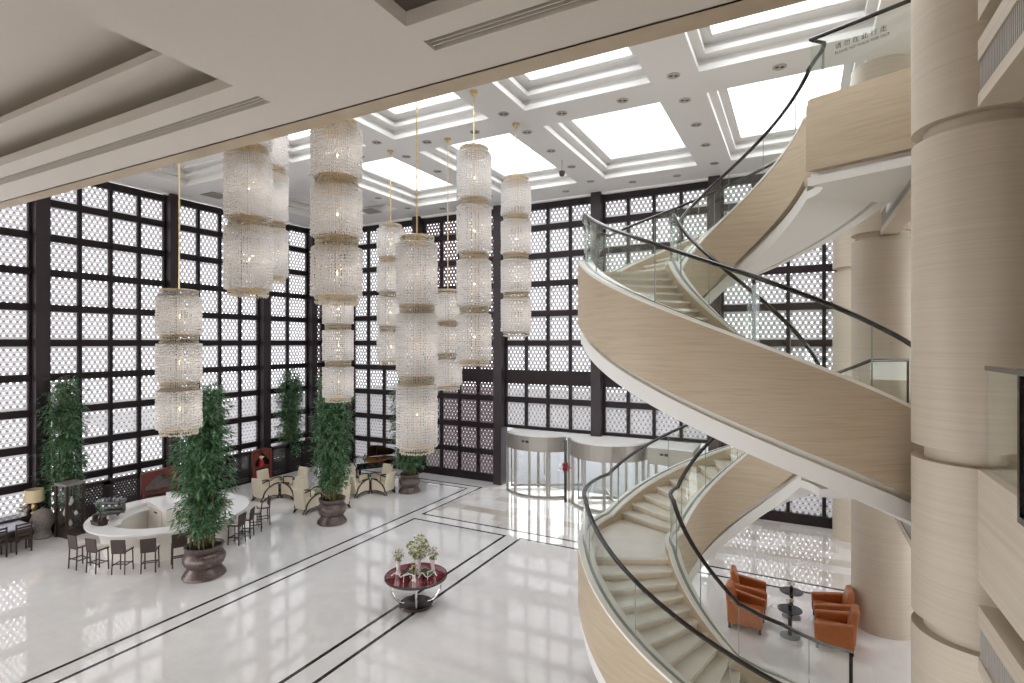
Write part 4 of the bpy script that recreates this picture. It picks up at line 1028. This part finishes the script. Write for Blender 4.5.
m = MB(); m.lathe([(.045, .025), (.045, .62)], n=14); m.build('stem', 'black', pt)
m = MB(); m.lathe([(.22, 0), (.22, .015), (.06, .03)], n=30); m.build('base', 'greyfab', pt)
tv = empty('flower_vase', (0, 0, 0), label='x', cat='flower vase', group='vases on the pedestal tables')
m = MB(); m.lathe([(.02, 0), (.04, .0), (.045, .1), (.03, .13), (.02, .1)], n=14); m.build('vase', 'black', tv)
m = MB(); blossoms(m, (0, 0, .19), .07, 34, .04, random.Random(3), lambda r: r.choice([0, 0, 1])); m.build('blossoms', ['white_petal', 'lime_leaf'], tv)
for i, (x, y) in enumerate([(-.17, 14.55), (-.15, 15.62)]):
    l = ['nearer', 'farther'][i]
    place(pt, i > 0, (x, y, 0), 0, 'small round dark pedestal table between orange chairs, the %s of two' % l)
    place(tv, i > 0, (x, y, .645), i * 2, 'tiny dark vase of white flowers on the %s pedestal table' % l)

# ------------------------------------------------------------------ revolving entrance doors
t = struct(empty('door_1', (0, 0, 0)), 'brushed steel and glass revolving entrance doors with white canopy', 'door')
def door_arc(cx, cy, r, a0, a1, n): return [(cx + r * cos(rad(a0 + (a1 - a0) * i / n)), cy + r * sin(rad(a0 + (a1 - a0) * i / n))) for i in range(n + 1)]
left = door_arc(-10.8, 24.1, 1.95, 220, 320, 12); mid = door_arc(-7.35, 23.2, 1.72, 190, 350, 16); right = [(-5.45, 22.9), (-5.40, 22.15), (-3.62, 22.0), (-3.6, 23.4)]
front = [(-12.45, YB + .1)] + left + mid + right + [(-3.6, YB + .1)]
m = MB(); m.prism(front, 2.72, 2.80); m.build('canopy_top', 'white', t)
def shell(pts, z0, z1, th, nm, mat, mi=0):
    m = sheet([np.array(p) for p in pts], z0, z1, th); return m.build(nm, mat, t)
shell(left, 2.08, 2.74, .04, 'header', 'steel'); shell(mid, 2.08, 2.74, .04, 'header', 'steel'); shell(right[1:], 2.08, 2.74, .04, 'header', 'steel'); shell(right[:2], 2.08, 2.74, .04, 'header', 'steel')
shell(left, .08, 2.08, .006, 'glass_panel', 'clear'); shell(mid, .08, 2.08, .006, 'glass_panel', 'clear'); shell(right, .08, 2.08, .006, 'glass_panel', 'clear')
shell(left, 0, .10, .03, 'sill', 'steel'); shell(mid, 0, .10, .03, 'sill', 'steel'); shell(right, 0, .1, .03, 'sill', 'steel')
for px, py in [left[0], left[3], left[6], left[9], left[12], mid[3], mid[6], mid[9], mid[12], mid[15], right[1], ((right[1][0] + right[2][0]) / 2, 22.07), right[2]]:
    m = MB(); m.box(px - .05, px + .05, py - .04, py + .04, 0, 2.1); m.build('post', 'steel', t)
for cx, cy, r in ((-10.8, 24.1, 1.75), (-7.35, 23.4, 1.5)):
    m = MB()
    for q in range(4):
        a = q * pi / 2 + .5; m.prism([(cx + .02 * sin(a), cy - .02 * cos(a)), (cx + r * cos(a) + .02 * sin(a), cy + r * sin(a) - .02 * cos(a)), (cx + r * cos(a) - .02 * sin(a), cy + r * sin(a) + .02 * cos(a)), (cx - .02 * sin(a), cy + .02 * cos(a))], .05, .18)
        m.prism([(cx + (r - .07) * cos(a) + .025 * sin(a), cy + (r - .07) * sin(a) - .025 * cos(a)), (cx + r * cos(a) + .025 * sin(a), cy + r * sin(a) - .025 * cos(a)), (cx + r * cos(a) - .025 * sin(a), cy + r * sin(a) + .025 * cos(a)), (cx + (r - .07) * cos(a) - .025 * sin(a), cy + (r - .07) * sin(a) + .025 * cos(a))], .05, 2.2)
    m.lathe([(.06, 0), (.06, 2.6)], (cx, cy), 12); m.build('door_wing', 'steel', t)
for x, y in ((-12.4, 23.9), (-11.2, 24.0), (-9.6, 24.0), (-5.5, 24.0), (-3.7, 23.9), (-4.6, 24.0), (-8.2, 24.9), (-6.6, 24.9)):
    m = MB(); m.box(x - .06, x + .06, y - .06, y + .06, 0, 2.75); m.build('post', 'steel', t)
m = MB(); m.box(-9.1, -9.0, 22.15, 22.25, 0, 2.72); m.build('post', 'rail', t)
for x, y, a in ((-11.0, 22.12, 0), (-4.75, 22.03, rad(-5))):
    m = MB(); m.box(-.16, -.02, -.01, .01, -.04, .04); m.box(.03, .18, -.01, .01, -.055, .045); m.rot(a); m.move(x, y - .02, 2.52); m.build('sign_plate', 'text', t)
o = empty('flower_wreath', (-9.02, 22.10, 1.55), 0, label='dark red and white flower wreath on the black door post', cat='wreath')
m = MB(); blossoms(m, (.06, -.1, 0), .2, 90, .09, random.Random(9), lambda r: 0); blossoms(m, (-.16, -.1, -.05), .14, 30, .08, random.Random(10), lambda r: 1); m.build('blossoms', ['red_petal', 'solid'], o)

# ------------------------------------------------------------------ light, camera
w = bpy.data.worlds.new('overcast sky'); SC.world = w; w.use_nodes = True
bg = w.node_tree.nodes['Background']; bg.inputs['Color'].default_value = (.96, .98, 1.0, 1); bg.inputs['Strength'].default_value = 4.5
cam = bpy.data.cameras.new('camera'); co = bpy.data.objects.new('camera', cam); COL.objects.link(co)
cam.sensor_width = 36; cam.sensor_fit = 'HORIZONTAL'; cam.lens = 542 / 1024 * 36; cam.clip_end = 300; cam.clip_start = .05
cam.shift_y = 1.5 / 1024
co.location = (0, 0, 7.0); co.rotation_euler = (pi / 2, 0, TH)
SC.camera = co
cy = SC.cycles
cy.use_denoising = True; cy.max_bounces = 10; cy.diffuse_bounces = 5; cy.glossy_bounces = 4; cy.transparent_max_bounces = 40; cy.transmission_bounces = 6
cy.sample_clamp_indirect = 6; cy.caustics_reflective = False; cy.caustics_refractive = False
vs = SC.view_settings; vs.view_transform = 'Standard'; vs.look = 'None'; vs.gamma = 1; vs.use_curve_mapping = False; vs.exposure = -.2
